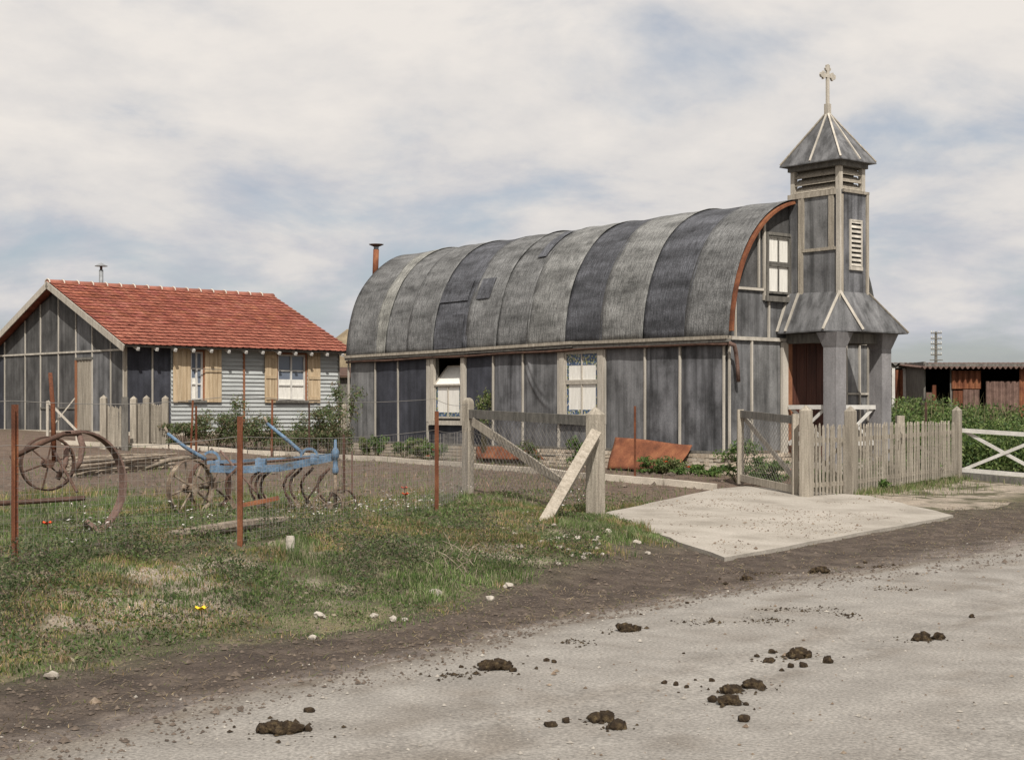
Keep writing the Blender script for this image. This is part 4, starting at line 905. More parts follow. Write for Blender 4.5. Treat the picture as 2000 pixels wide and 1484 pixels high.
# ------------------------------------------------------------------ farm machinery
def ring(mb, c, axis, r, width, th, n=36, a0=0, a1=2*math.pi):
    """flat iron band : circle of radius r around axis"""
    axis = Vector(axis).normalized(); e1 = axis.cross(Vector((0, 0, 1))).normalized(); e2 = axis.cross(e1); c = Vector(c); full = abs(a1-a0-2*math.pi) < 1e-3
    vs = []; m = n if full else n+1
    for i in range(m):
        a = a0+(a1-a0)*i/n; d = e1*math.cos(a)+e2*math.sin(a)
        vs += [c+d*r-axis*width/2, c+d*r+axis*width/2, c+d*(r-th)+axis*width/2, c+d*(r-th)-axis*width/2]
    fs = []
    for i in range(n):
        j = (i+1) % m
        for k in range(4): fs.append((i*4+k, i*4+(k+1) % 4, j*4+(k+1) % 4, j*4+k))
    mb.add(vs, fs); return e1, e2
def wheel(parent, c, axis, r, width, spokes, m_rim, m_sp, th=.014, hub=.05, sr=.010):
    w = MB(); e1, e2 = ring(w, c, axis, r, width, th); wh = w.build('wheel', m_rim, parent); axis = Vector(axis).normalized(); c = Vector(c)
    w = MB(); w.tube([c-axis*.09, c+axis*.09], hub, 10); w.build('hub', m_sp, wh)
    for k in range(spokes):
        a = 2*math.pi*(k+.3)/spokes; d = e1*math.cos(a)+e2*math.sin(a); w = MB(); s = .04*(1 if k % 2 else -1); w.tube([c+axis*s+d*hub*.8, c+d*(r-th*.5)], sr, 6); w.build('spoke', m_sp, wh)
    return wh
g0 = ground(395, 1003); DC = g0.y
cult = empty('field_cultivator', g0, 0, 'blue iron horse-drawn cultivator with muddy spoked wheels and curved tines', 'cultivator')
def cp_(px, py, dd=0.0): return at_depth(px, py, DC+dd)-g0
def cbar(name, m, pts, r, n=8, parent=cult, smooth=True): w = MB(); w.tube([cp_(*p) for p in pts], r, n); return w.build(name, m, parent, smooth)
def cflat(name, m, pts, w_, h_, parent=cult):
    w = MB(); P_ = [cp_(*p) for p in pts]
    for a, b in zip(P_[:-1], P_[1:]): w.bar(a, b, w_, h_, up=(0, 0, 1))
    return w.build(name, m, parent)
cflat('beam', m_blue, [(410, 915, 0), (470, 917, .1), (545, 914, .2), (600, 903, .3), (650, 893, .4)], .07, .085)
cflat('beam', m_blue, [(405, 903, .8), (560, 896, .8), (650, 888, .6)], .05, .04)
for px, y0, y1 in ((425, 916, 902), (505, 916, 898), (610, 901, 890)): cflat('crossbar', m_blue, [(px, y0, .05), (px, y1, .9)], .05, .06)
cbar('shaft', m_rustd, [(425, 910, .4), (520, 901, .5), (640, 893, .5)], .016)
for pts in ([(327, 846, .2), (360, 872, .2), (402, 897, .2)], [(521, 826, .6), (560, 858, .6), (592, 886, .5)]):
    lv = cbar('lever', m_blue, pts, [.018, .024, .024]); e = pts[0]; cbar('grip', m_stick, [(e[0]-5, e[1]-12, e[2]), (e[0]+1, e[1]+1, e[2])], .016, parent=lv)
for px, py in ((604, 892), (412, 898)):
    w = MB(); ring(w, cp_(px, py, .3), (.1, -1, .0), .115, .035, .03, 20, math.pi, 2*math.pi); w.build('quadrant', m_blue, cult)
w = MB(); w.lathe(cp_(655, 925, .3), [(.03, 0), (.04, .02), (.04, .07), (.03, .09), (.026, .18), (.045, .20), (.05, .27), (.035, .30), (.02, .32), (.016, .42)], 12); w.build('steering_post', m_blue, cult, True)
cbar('fork', m_mudiron, [(655, 925, .3), (655, 990, .3)], .022)
cflat('bracket', m_blue, [(500, 905, .3), (520, 905, .3)], .14, .11)
wheel(cult, cp_(372, 953, -.1), (.80, -.6, 0), .345, .07, 8, m_mudiron, m_mudiron, hub=.06, sr=.013); wheel(cult, cp_(410, 948, 1.0), (.80, -.6, 0), .345, .07, 8, m_rustd, m_mudiron, sr=.013)
wheel(cult, cp_(640, 988, .2), (.45, -.9, 0), .19, .05, 6, m_mudiron, m_mudiron, hub=.035, sr=.009); wheel(cult, cp_(668, 984, .75), (.45, -.9, 0), .19, .05, 6, m_rustd, m_mudiron, hub=.035, sr=.009)
cbar('axle', m_mudiron, [(360, 953, -.2), (414, 948, 1.1)], .022)
for px, dd in ((452, 0), (500, .15), (511, .7), (521, .3), (566, .8), (578, .35), (600, .9), (632, .3)):
    tn = cbar('tine', m_rustd, [(px+12, 913, dd), (px+5, 921, dd), (px-7, 932, dd), (px-12, 947, dd), (px-9, 962, dd), (px-2, 974, dd)], [.018, .020, .020, .018, .016, .014], 6)
    w = MB(); a, b = cp_(px-6, 966, dd), cp_(px+7, 992, dd); w.bar(a, b, .05, .014, up=(0, -1, 0)); w.build('share', m_mudiron, tn)
cflat('scraper', m_rust, [(470, 987, -.3), (545, 972, -.1)], .02, .05); cbar('drawbar', m_stick, [(285, 915, .2), (330, 898, .2), (400, 889, .3)], [.022, .028, .03]); cbar('tie_rod', m_rustb, [(430, 880, .3), (500, 960, 0)], .014)
cbar('tie_rod', m_rustd, [(600, 975, .3), (640, 918, .4)], .012)
# old plough at the left edge
g1 = ground(195, 1045); DP = g1.y; plough = empty('iron_plough', g1, 0, 'rusty old wheeled plough with one large bare iron rim in the weeds', 'plough')
def pp_(px, py, dd=0.0): return at_depth(px, py, DP+dd)-g1
w = MB(); ring(w, pp_(150, 947, .1), (.74, -.67, 0), .56, .12, .022, 40, .38*math.pi, 1.56*math.pi); w.build('rim', m_rustb, plough); wheel(plough, pp_(93, 905, 1.2), (.55, -.83, 0), .30, .09, 6, m_rustd, m_rustd, th=.018)
def pbar(name, m, pts, r, n=8): w = MB(); w.tube([pp_(*p) for p in pts], r, n); return w.build(name, m, plough, True)
pbar('lever', m_rust, [(98, 728, 1.0), (103, 790, 1.0), (106, 900, 1.0)], [.022, .026, .028]); pbar('beam', m_rustd, [(20, 895, .6), (88, 862, .7), (125, 847, .8), (158, 846, .9)], .028)
pbar('coulter', m_rustb, [(152, 840, .9), (161, 870, .9), (157, 900, .9), (146, 920, .9)], [.03, .036, .03, .02]); pbar('beam', m_rustd, [(-40, 985, .2), (80, 978, .2), (165, 972, .1)], .026)
pbar('strut', m_rustb, [(130, 870, 1.0), (128, 905, 1.0), (112, 935, 1.0)], .03); pbar('strut', m_rustd, [(105, 880, .9), (150, 960, .2)], .016)
w = MB(); a = pp_(165, 1018, -.1); w.prism([a, pp_(200, 1046, -.15), pp_(196, 1052, -.05), pp_(160, 1035, .1)], (.02, .05, .02)); w.build('share', m_rustb, plough)
# heap of poles behind
for k in range(17):
    a = ground(random.uniform(118, 150), random.uniform(918, 936)); b = ground(random.uniform(318, 352), random.uniform(905, 916)); z = .03+(k % 4)*.075+random.uniform(0, .02)
    a.z = tz(a.x, a.y)+z; b.z = tz(b.x, b.y)+z+random.uniform(-.02, .05); m = a.lerp(b, .5)+Vector((0, 0, random.uniform(-.015, .03))); w = MB(); r_ = random.uniform(.02, .036)
    w.tube([Vector((0, 0, 0)), m-a, b-a], [r_, r_*.9, r_*.6], 7); o = w.build('wooden_pole', m_stick); o.location = a; tag(o, 'thin dry wooden pole in the heap behind the plough', 'pole', 'heap of poles behind the plough')
a = ground(330, 1055); b = ground(560, 1020); w = MB(); w.tube([Vector((0, 0, .04)), (b-a)*.4+Vector((.1, 0, .06)), b-a+Vector((0, 0, .03))], [.05, .06, .045], 8); o = w.build('fallen_log', m_stick); o.location = a; tag(o, 'long fallen grey log lying in the grass along wire fence', 'log')
# rusted sheets against the plinth
def sheet(corners, label, low=-.5, high=-.085):
    (a, b, c, d) = corners; P_ = []
    for (px, py), xv in zip(corners, (low, high, high, low)):
        y, z = CH.hit('x', xv, px, py); P_.append(cw(xv, y, z))
    def fn(u, v):
        p = P_[0].lerp(P_[3], u).lerp(P_[1].lerp(P_[2], u), v); n = Vector((-CH.X.x, -CH.X.y, .6)).normalized(); return p-P_[0]+n*(.02*math.sin(u*math.pi*1.5+.5)+.012*math.sin(u*9+v*4)+.01*math.sin(v*7))
    w = MB(); w.grid(fn, 24, 10); o = w.build('rusty_sheet', m_rust, None, True); o.location = P_[0]; s = o.modifiers.new('thick', 'SOLIDIFY'); s.thickness = .005; tag(o, label, 'metal sheet', None); return o
sheet([(1187, 916), (1202, 854), (1352, 869), (1318, 918)], 'bent rusty iron sheet leaning on the brick plinth behind thin stake')
sheet([(932, 897), (930, 872), (1042, 874), (1062, 896)], 'low rusty red iron sheet against the plinth behind netting', low=-.3)

# ------------------------------------------------------------------ far sheds, rick, telegraph pole
def corr(mb, O, U, V, nw, amp, n_):      # corrugated sheet : U across the waves, V along
    O, U, V, n_ = Vector(O), Vector(U), Vector(V), Vector(n_); N = nw*6
    vs = []
    for i in range(N+1):
        p = O+U*(i/N)+n_*amp*math.sin(2*math.pi*nw*i/N); vs += [p, p+V, p+V+n_*.006, p+n_*.006]
    mb.add(vs, [(i*4+k, i*4+(k+1) % 4, i*4+4+(k+1) % 4, i*4+4+k) for i in range(N) for k in range(4)])
def shed_frame(label, O, W_, D_, H_, rot, roofm_, bits, ov=.35, drop=.12, waves=22, name='shed'):
    root = empty(name, O, rot, label, 'shed')
    w = MB(); w.box(0, W_, D_-.06, D_, 0, H_); w.box(0, .05, .1, D_-.06, 0, H_); w.box(W_-.05, W_, .1, D_-.06, 0, H_); w.build('wall', m_greyd, root)
    w = MB(); w.box(.05, W_-.05, D_-.09, D_-.062, .0, H_); w.build('shade_sheet', m_shade, root)  # added black sheet paints the shade at the back of the shed
    w = MB(); corr(w, (-.2, -ov, H_-drop), (W_+.4, 0, 0), (0, D_+ov+.2, drop+.05), waves, .035, (0, 0, 1)); w.build('roof', roofm_, root)
    w = MB(); w.box(0, W_, -.02, .06, H_-.16-drop*.0, H_-.06); w.build('beam', m_greyd, root)
    for kind, x0, x1, z0, z1 in bits:
        w = MB()
        if kind == 'post': w.box(x0, x1, -.06, .05, z0, z1); w.build('post', m_white, root)
        elif kind == 'dark': w.box(x0, x1, .0, .05, z0, z1); w.build('board', m_greyd, root)
        else: corr(w, (x0, -.03, z0), (x1-x0, 0, 0), (0, 0, z1-z0), max(1, round((x1-x0)/.17)), .03, (0, -1, 0)); w.build('sheet', m_rust if kind == 'rust' else m_rustb, root)
    return root
def onz(px, d, z=None): p = at_depth(px, 800, d); p.z = tz(p.x, p.y) if z is None else z; return p
O = onz(1640, 43); S = 43/FPX; X_ = lambda px: (px-1640)*S
shed_frame('low open shed with white posts and flat dark roof behind church porch', O, X_(1806), 3, 1.6+(795-708)*S-O.z, .0, m_greyd, [('post', X_(1741), X_(1747), 0, 2.4), ('rust', X_(1748), X_(1763), 0, 2.35), ('post', X_(1763), X_(1769), .9, 2.4), ('post', X_(1797), X_(1803), .9, 2.4)], drop=.05, ov=.1, waves=14)
O = onz(1806, 41); S = 41/FPX; X2 = lambda px: (px-1806)*S; H2 = 1.6+(795-706)*S-O.z
shed_frame('rusty corrugated iron shed with wavy roof edge beyond the vegetable plot', O, X2(2090), 3.5, H2, .0, m_rustb, [('brown', X2(1808), X2(1820), 0, 1.7), ('rust', X2(1820), X2(1828), 0, 1.9), ('dark', X2(1856), X2(1860), 0, H2-.2), ('rust', X2(1860), X2(1880), 0, 1.75), ('brown', X2(1880), X2(1912), 0, 1.78), ('rust', X2(1858), X2(1915), 1.8, H2-.25), ('brown', X2(1925), X2(1990), 0, 2.0), ('rust', X2(1990), X2(2090), 0, H2-.2)], drop=.18, waves=30)
O = onz(1828, 118); pole = empty('telegraph_pole', O, 0, 'distant telegraph pole with many white insulators on cross arms', 'telegraph pole'); hp = 1.6+(795-648)*118/FPX-O.z
w = MB(); w.tube([(0, 0, -.3), (0, 0, hp)], [.15, .10], 8); w.build('shaft', m_greyd, pole)
for k, hw_ in enumerate((.42, .42, .42, .42, .42, .5, .5)):
    z = hp-.12-k*.42; w = MB(); w.box(-hw_, hw_, -.13, -.05, z-.04, z+.04); w.build('cross_arm', m_greyd, pole)
    if k < 5:
        for x in (-.38, -.2, .2, .38): w = MB(); w.lathe((x, -.09, z+.04), [(.02, 0), (.035, .04), (.042, .09), (.03, .14), (.015, .16)], 8); w.build('insulator', m_white, pole)
O = onz(685, 60); w = MB(); w.lathe((0, 0, 0), [(1.7, 0), (1.85, 1.4), (1.6, 2.4), (.9, 3.2), (.15, 3.75)], 20)
w.v = [(x*(1+.05*math.sin(9*z+x*5)), y, z) for x, y, z in w.v]; o = w.build('straw_rick', m_straw, None, True); o.location = O; tag(o, 'rounded brown straw rick seen between hut and church', 'straw rick')
O = onz(655, 52); shed = empty('shed', O, .3, 'small dark wooden shed in the gap between hut and church', 'shed'); w = MB(); w.box(-1, 1.4, 0, 2, 0, 1.75); w.build('wall', m_greyd, shed); w = MB(); w.prism([(-1.2, -.2, 1.751), (1.6, -.2, 1.751), (1.6, 2.2, 2.1), (-1.2, 2.2, 2.1)], (0, 0, .06)); w.build('roof', m_rustd, shed)

# ------------------------------------------------------------------ droppings, stones, small things
def dung(px, py, w_px, flat=.55, lumps=5, label=None, group=None):
    g = ground(px, py); S = g.y/FPX; W_ = w_px*S*.92; flat *= .8; mb = MB(); rr_ = random.Random(int(px*7+py))
    if lumps == 1: mb.lump((0, 0, W_*.30), W_*.5, W_*.42, W_*.40, seed=int(px), sub=2, rough=.3)
    else:
        for k in range(int(lumps*1.7)):
            a = rr_.uniform(0, 6.3); r_ = W_*.5*math.sqrt(rr_.random())*.75; s = rr_.uniform(.018, .036); t = 1-r_/(W_*.5)
            mb.lump((r_*math.cos(a), r_*.6*math.sin(a), s*.5+t*W_*flat*.38), s*rr_.uniform(.9, 1.25), s, s*.8, seed=k+int(px), sub=2, rough=.5)
    o = mb.build('horse_dropping', m_dung, None, True); o.location = g-Vector((0, 0, .008)); o.rotation_euler = (0, 0, rr_.uniform(0, 3)) if lumps == 1 else (0, 0, 0)
    tag(o, label or 'single small dark dropping lying on the pale road', 'dropping', group or ('single droppings on the road' if label is None else 'dung piles on the road'))
PILES = ((968, 1306, 74, 22, 'large peaked black dung pile alone on the pale road'), (1225, 1232, 42, 12, 'compact flat-topped black dung lump near the mud verge'), (1428, 1352, 40, 9, 'broken brown dung cluster behind a row of single droppings'), (1468, 1342, 46, 12, 'heaped dark dung beside the broken brown cluster'), (1420, 1374, 46, 9, 'spread low dung clump in front of the heaped one'),
        (1560, 1284, 62, 18, 'wide lumpy dung pile with scattered crumbs on the road'), (1500, 1292, 26, 4, 'small pair of dung lumps beside the wide lumpy pile'), (1800, 1250, 40, 9, 'small peaked dung pile on the road beside the slab side'), (1832, 1248, 26, 4, 'crumbly low dung lump next to the small peaked pile'), (1177, 1408, 42, 9, 'round cracked dung ball pile in front of all others'),
        (1202, 1422, 34, 5, 'flattened dung lump touching the round cracked pile'), (545, 1430, 92, 20, 'long low streak of black dung in the near road'), (1458, 1132, 30, 6, 'dark clod of dung at the edge of the mud verge'), (1600, 1118, 54, 9, 'flat dark dung smear on the mud below the slab'))
for px, py, w_, n, lab in PILES:
    dung(px, py, w_, .55 if n > 6 else .35, n, lab)
for px, py, w_ in ((901, 1303, 12), (1002, 1311, 18), (1067, 1291, 13), (1083, 1294, 14), (1022, 1296, 8), (1297, 1334, 15), (1320, 1338, 17), (1341, 1342, 13), (1358, 1328, 9), (1390, 1330, 14), (1390, 1370, 24), (1457, 1376, 16), (1478, 1282, 13), (1508, 1275, 18), (1617, 1294, 26), (1527, 1310, 12), (1545, 1303, 18), (1568, 1302, 20), (1325, 1352, 8), (603, 1390, 22), (1106, 1410, 22), (1076, 1418, 24), (1455, 1408, 28), (600, 1426, 24), (1898, 1206, 14), (1252, 1200, 8), (1336, 1276, 8), (1342, 1178, 9), (1416, 1141, 12), (1690, 1100, 10), (1880, 1250, 6), (1720, 1108, 9), (1550, 1020, 0)):
    if not w_: continue
    lab = min(PILES, key=lambda p: (p[0]-px)**2+(2.5*(p[1]-py))**2)[4]
    lab = 'single small dropping lying near the '+' '.join(lab.split()[:5]).replace(' of', '').replace(' beside', '').replace(' behind', '').replace(' in', '').replace(' with', '').replace(' at', '').replace(' alone', '').replace(' touching', '').replace(' next', '').replace(' on', '')
    dung(px, py, w_, lumps=1, label=lab, group=lab.replace('single small dropping', 'single droppings'))
def stone(px, py, w_px, label, k=.7):
    g = ground(px, py); S = w_px*g.y/FPX; mb = MB(); mb.lump((0, 0, S*.22), S*.5, S*.4, S*k*.5, seed=int(px+py), sub=2, rough=.28); o = mb.build('stone', m_stone); o.location = g; tag(o, label, 'stone', 'pale stones along the verge')
for px, py, w_, lab in ((851, 1164, 26, 'squarish pale stone at the foot of the grass bank'), (957, 1172, 18, 'flat pale stone on the mud edge beside grass'), (993, 1148, 20, 'rounded grey stone just below the grass bank'), (624, 1206, 22, 'white jagged stone in the short grass at the verge'), (730, 1206, 17, 'pale stone on the mud edge, first of three together'), (768, 1213, 18, 'pale pinkish stone on mud edge, second of three together'), (790, 1212, 12, 'small pale stone on mud edge, last of three together'), (102, 1325, 26, 'flat pale stone half sunk in weeds beside dark mud'),
        (1187, 1043, 20, 'pale rubble stone in the grass left of the slab'), (1243, 1062, 14, 'small chalk stone in grass near the slab edge'), (1265, 1082, 12, 'small chalk stone on mud below the slab edge'), (610, 1248, 16, 'brownish stone lying on the mud under the bank')): stone(px, py, w_, lab)
for k in range(26):
    px, py = random.gauss(1120, 45), random.gauss(1062, 16); stone(px, py, random.uniform(7, 15), 'chalk lump in the rubble patch on the bank by the slab')
g = ground(567, 1075); w = MB(); w.lathe((0, 0, -.1), [(.045, 0), (.043, .2), (.036, .235)], 10); o = w.build('marker_peg', m_pale, None); o.location = g; tag(o, 'short white wooden peg standing in the grass bank', 'peg')

# ------------------------------------------------------------------ vegetation
def blades(name, x, y, hgt, wid, cols, mat=None, lean=.55, z=None):
    n = len(x); z = terrain(x, y)-.01 if z is None else z; a = rng.uniform(0, 2*np.pi, n); b = rng.uniform(0, 2*np.pi, n)
    l = hgt*lean*rng.uniform(.1, 1.2, n); base = np.stack([x, y, z], -1)
    sx = np.stack([np.cos(a), np.sin(a), 0*a], -1)*(wid/2)[:, None]; dr = np.stack([np.cos(b), np.sin(b), 0*b], -1)*l[:, None]
    up = np.stack([0*a, 0*a, hgt], -1)
    mid = base+up*.6+dr*.35; V = np.stack([base-sx, base+sx, mid-sx*.75, mid+sx*.75, base+up+dr], 1).reshape(-1, 3)
    i = (np.arange(n)*5)[:, None]; T = np.concatenate([i+np.array([[0, 1, 3]]), i+np.array([[0, 3, 2]]), i+np.array([[2, 3, 4]])], 0)
    return np_mesh(name, V, T, mat or m_blade, np.repeat(cols, 5, 0))
def leaves(name, P, size, cols, mat=None, flat=0.0):
    n = len(P); nr = rng.normal(size=(n, 3)); nr[:, 2] = np.abs(nr[:, 2])+flat; nr /= np.linalg.norm(nr, axis=1)[:, None]
    t = np.cross(nr, rng.normal(size=(n, 3))); t /= np.linalg.norm(t, axis=1)[:, None]+1e-9; b = np.cross(nr, t); s = np.broadcast_to(size, (n,))[:, None]
    V = np.stack([P-t*s, P-b*s*.42+nr*s*.12, P+t*s, P+b*s*.42+nr*s*.12], 1).reshape(-1, 3); i = (np.arange(n)*4)[:, None]
    T = np.concatenate([i+np.array([[0, 1, 2]]), i+np.array([[0, 2, 3]])], 0); return np_mesh(name, V, T, mat or m_leaf, np.repeat(cols, 4, 0))
def palette(n, cs, w=None, var=.25):
    cs = np.array(cs); k = rng.choice(len(cs), n, p=None if w is None else np.array(w)/sum(w)); return np.clip(cs[k]*rng.uniform(1-var, 1+var, (n, 1)), 0, 1)
GREENS = [(.105, .155, .042), (.065, .105, .030), (.16, .195, .07), (.225, .20, .12), (.32, .275, .185)]
# bank and yard grass
N = 760000; r_ = rng.uniform(2.2, 22, N); q_ = rng.uniform(7.5, 20, N); x, y = to_xy(r_, q_)
na, nb_ = fbm(x*.9, y*.9, 91), fbm(x*2.4, y*2.4, 17); e2_ = edge2(r_)
dens = sstep(-.30, .25, q_-e2_+(nb_-.5)*.7)*np.maximum(sstep(22.6, 19.8, y+(na-.5)*5+(nb_-.5)*2), .05)
bare = np.clip(sstep(.62, .48, na*.55+nb_*.45)+.10, 0, 1); bare = np.where(q_ < 9.2, np.maximum(bare, .8), bare); dens *= np.where(q_ > 12.3, .25+.75*bare, bare)*np.where(q_ > 12.3, .62, 1)
keep = (rng.random(N) < dens) & ~inside(x, y, on_slab_poly, 1.01) & (np.abs(x/y) < .37) & (r_-(q_-8)*.9 < 17)
x, y, q2, nb2, na2 = x[keep], y[keep], q_[keep], nb_[keep], na[keep]; n = len(x)
tall = np.clip((fbm(x*1.5, y*1.5, 61)-.38)*2.2, .08, 1.1)*np.clip((fbm(x*6, y*6, 63, 2)-.2)*2.2, .25, 1.5)
hgt = (.028+.12*tall*rng.uniform(.35, 1, n))*np.clip((q2-7.0)/1.4, .7, 1)*np.where(q2 > 12.0, 1.45, 1)
cols = palette(n, GREENS, [4, 3.6, 3, 3, 2.2]); pt = fbm(x*1.2, y*1.2, 71)[:, None]; cols *= np.where(pt > .54, np.array([[1.3, 1.02, 1.0]]), np.array([[.85, .95, .88]])); cols *= np.clip(.55+1.0*fbm(x*5, y*5, 73, 2)[:, None], .6, 1.35)
o = link('bank_grass', blades('bank_grass', x, y, hgt, rng.uniform(.004, .010, n), cols)); tag(o, 'rough mixed grass covering the roadside bank', 'grass', kind='stuff')
# broad leaved weeds on the bank
N = 150000; r_ = rng.uniform(2.2, 20, N); q_ = rng.uniform(7.9, 14.5, N); x, y = to_xy(r_, q_); k = (rng.random(N) < sstep(.42, .62, fbm(x*1.3, y*1.3, 37))*.85+.06) & ~inside(x, y, on_slab_poly, 1.01) & (q_ > edge2(r_)+.1) & (r_-(q_-8)*.9 < 15.5) & (np.abs(x/y) < .37)
x, y = x[k], y[k]; n = len(x); P = np.stack([x, y, terrain(x, y)+rng.uniform(.0, .17, n)*np.clip((fbm(x*1.7, y*1.7, 43)-.3)*2.6, .1, 1.4)*np.clip((fbm(x*7, y*7, 45, 2)-.15)*2, .2, 1.4)], -1)
o = link('bank_weeds', leaves('bank_weeds', P, rng.uniform(.008, .024, n), palette(n, [(.06, .10, .032), (.105, .15, .045), (.16, .18, .075), (.15, .11, .08), (.26, .22, .16)], [4, 4, 2.4, 2.4, 1.2]))); tag(o, 'low broad leaved weeds among the bank grass', 'weeds', kind='stuff')
N = 90000; r_ = rng.uniform(3, 12.5, N); q_ = rng.uniform(8.6, 11.2, N); x, y = to_xy(r_, q_); cl = fbm(x*2.2, y*2.2, 57, 3); k = (rng.random(N) < sstep(.52, .66, cl)) & (np.abs(x/y) < .37); x, y, cl = x[k], y[k], cl[k]; n = len(x)
P = np.stack([x, y, terrain(x, y)+rng.uniform(.0, .24, n)*np.clip((cl-.48)*6, .1, 1.1)], -1)
o = link('bank_scrub', leaves('bank_scrub', P, rng.uniform(.007, .020, n), palette(n, [(.055, .082, .034), (.09, .115, .05), (.135, .105, .085), (.18, .17, .10)], [4, 3, 2.4, 1.4]))); tag(o, 'dark low scrub clumps along the crest of the bank', 'scrub', kind='stuff')
# sparse weeds in the yard and grass at church foot and under right fence
N = 110000; x = rng.uniform(-16, 14, N); y = rng.uniform(16, 44, N); r_, q_ = to_rq(x, y); nz = fbm(x*.7, y*.7, 25)
d = sstep(.50, .68, nz)*.25+.03; d = np.where((q_ > 12.2) & (q_ < 33), d, 0)
d = np.where((r_ > 20) & (q_ > 10.2) & (q_ < 12.2), .55*sstep(.40, .6, fbm(x*1.5, y*1.5, 29)), d)
xl, yl = (x-CH.o.x)*CH.X.x+(y-CH.o.y)*CH.X.y, (x-CH.o.x)*CH.Y.x+(y-CH.o.y)*CH.Y.y
d = np.where((xl > -1.1) & (xl < -.1) & (yl > -.5) & (yl < 13.5), .5*fbm(x*2, y*2, 12), d); d = np.where((xl > -.1) & (xl < 4.6) & (yl > -.02) & (yl < 13.4), 0, d)
k = (rng.random(N) < d) & (np.abs(x/y) < .38) & ~inside(x, y, on_slab_poly, 1.02); x, y = x[k], y[k]; n = len(x)
o = link('yard_grass', blades('yard_grass', x, y, rng.uniform(.03, .17, n), rng.uniform(.006, .016, n), palette(n, GREENS, [4, 3, 3, 2, 1.5]))); tag(o, 'sparse weeds and grass tufts growing in the brown yard', 'grass', kind='stuff')
# debris : gravel on road, clods on mud and straw
def pebbles(name, x, y, s, mat, label, cat, z=None):
    n = len(x); z = terrain(x, y) if z is None else z; oc = np.array([[1, 0, 0], [0, 1, 0], [-1, 0, 0], [0, -1, 0], [0, 0, .8], [0, 0, -.5]]); V = (oc[None]*rng.uniform(.6, 1.3, (n, 6, 3)))*s[:, None, None]+np.stack([x, y, z+s*.2], -1)[:, None]
    f = np.array([[0, 1, 4], [1, 2, 4], [2, 3, 4], [3, 0, 4]]); T = ((np.arange(n)*6)[:, None, None]+f[None]).reshape(-1, 3); o = link(name, np_mesh(name, V.reshape(-1, 3), T, mat)); tag(o, label, cat, kind='stuff')
N = 9000; r_ = rng.uniform(3, 26, N); q_ = rng.uniform(1.5, 7, N); x, y = to_xy(r_, q_); k = np.abs(x/y) < .37; x, y = x[k], y[k]; pebbles('road_gravel', x, y, rng.gamma(1.6, .0026, len(x)), m_pebble, 'fine loose gravel strewn over the road', 'gravel')
N = 2600; r_ = rng.uniform(3, 26, N); q_ = rng.uniform(1.5, 7, N); x, y = to_xy(r_, q_); k = (np.abs(x/y) < .37) & (fbm(r_*.4, q_*1.4, 31) > .45); x, y = x[k], y[k]; pebbles('road_crumbs', x, y, rng.gamma(1.6, .0034, len(x)), m_mudiron, 'scattered brown crumbs of dirt on the pale road', 'dirt')
N = 26000; r_ = rng.uniform(3, 26, N); q_ = edge1(r_)+rng.uniform(-.25, 1, N)*(edge2(r_)-edge1(r_)+.2); x, y = to_xy(r_, q_); k = np.abs(x/y) < .37; x, y = x[k], y[k]; pebbles('mud_clods', x, y, rng.gamma(1.7, .0036, len(x)), m_clod, 'small dry clods on the muddy verge', 'clods')
N = 5000; r_ = rng.uniform(3, 26, N); q_ = edge1(r_)+rng.uniform(0, 1.1, N)*(edge2(r_)-edge1(r_)); x, y = to_xy(r_, q_); k = np.abs(x/y) < .37; x, y = x[k], y[k]; n = len(x)
o = link('straw_litter', blades('straw_litter', x, y, rng.uniform(.01, .03, n), rng.uniform(.004, .008, n), palette(n, [(.30, .24, .14), (.20, .15, .09), (.10, .11, .04)]), lean=5, z=terrain(x, y)+.004)); tag(o, 'straw and dead stalks trodden into the mud verge', 'straw', kind='stuff')
x = rng.uniform(-9, 5, 16000); y = rng.uniform(19, 40, 16000); r_, q_ = to_rq(x, y); k = (q_ > 13) & (q_ < 31) & (np.abs(x/y) < .37) & ~inside(x, y, on_slab_poly, 1.03); x, y = x[k], y[k]; xl, yl = (x-CH.o.x)*CH.X.x+(y-CH.o.y)*CH.X.y, (x-CH.o.x)*CH.Y.x+(y-CH.o.y)*CH.Y.y; k = ~((xl > -.1) & (xl < 4.5) & (yl > -1.8)); x, y = x[k], y[k]
pebbles('yard_clods', x, y, rng.gamma(1.7, .0095, len(x)), m_clod, 'brown crumbled clods over the church yard soil', 'clods')
mnx, mxx = min(p[0] for p in on_slab_poly), max(p[0] for p in on_slab_poly); mny, mxy = min(p[1] for p in on_slab_poly), max(p[1] for p in on_slab_poly)
x = rng.uniform(mnx, mxx, 15000); y = rng.uniform(mny, mxy, 15000); k = inside(x, y, on_slab_poly, .97) & (fbm(x*1.2, y*1.2, 81) > .5); x, y = x[k], y[k]; q_ = to_rq(x, y)[1]
def slab_z(x, y):
    v0, v1, v2 = np.array(sl[0]), np.array(sl[1]), np.array(sl[3]); nrm_ = np.cross(v1-v0, v2-v0); return v0[2]-(nrm_[0]*(x-v0[0])+nrm_[1]*(y-v0[1]))/nrm_[2]
pebbles('slab_crumbs', x, y, rng.gamma(1.6, .0030, len(x)), m_mudiron, 'brown crumbs of dried mud lying on the concrete slab', 'dirt', z=slab_z(x, y))
xs_, ys_, ss_ = [], [], []
for px, py, w_, n, lab in PILES:
    g = ground(px, py); m = n*5; a = rng.uniform(0, 6.28, m); rd = np.abs(rng.normal(0, 1, m))*w_*g.y/FPX*.75; xs_.append(g.x+rd*np.cos(a)*1.3); ys_.append(g.y+rd*np.sin(a)); ss_.append(rng.gamma(1.6, .0040, m))
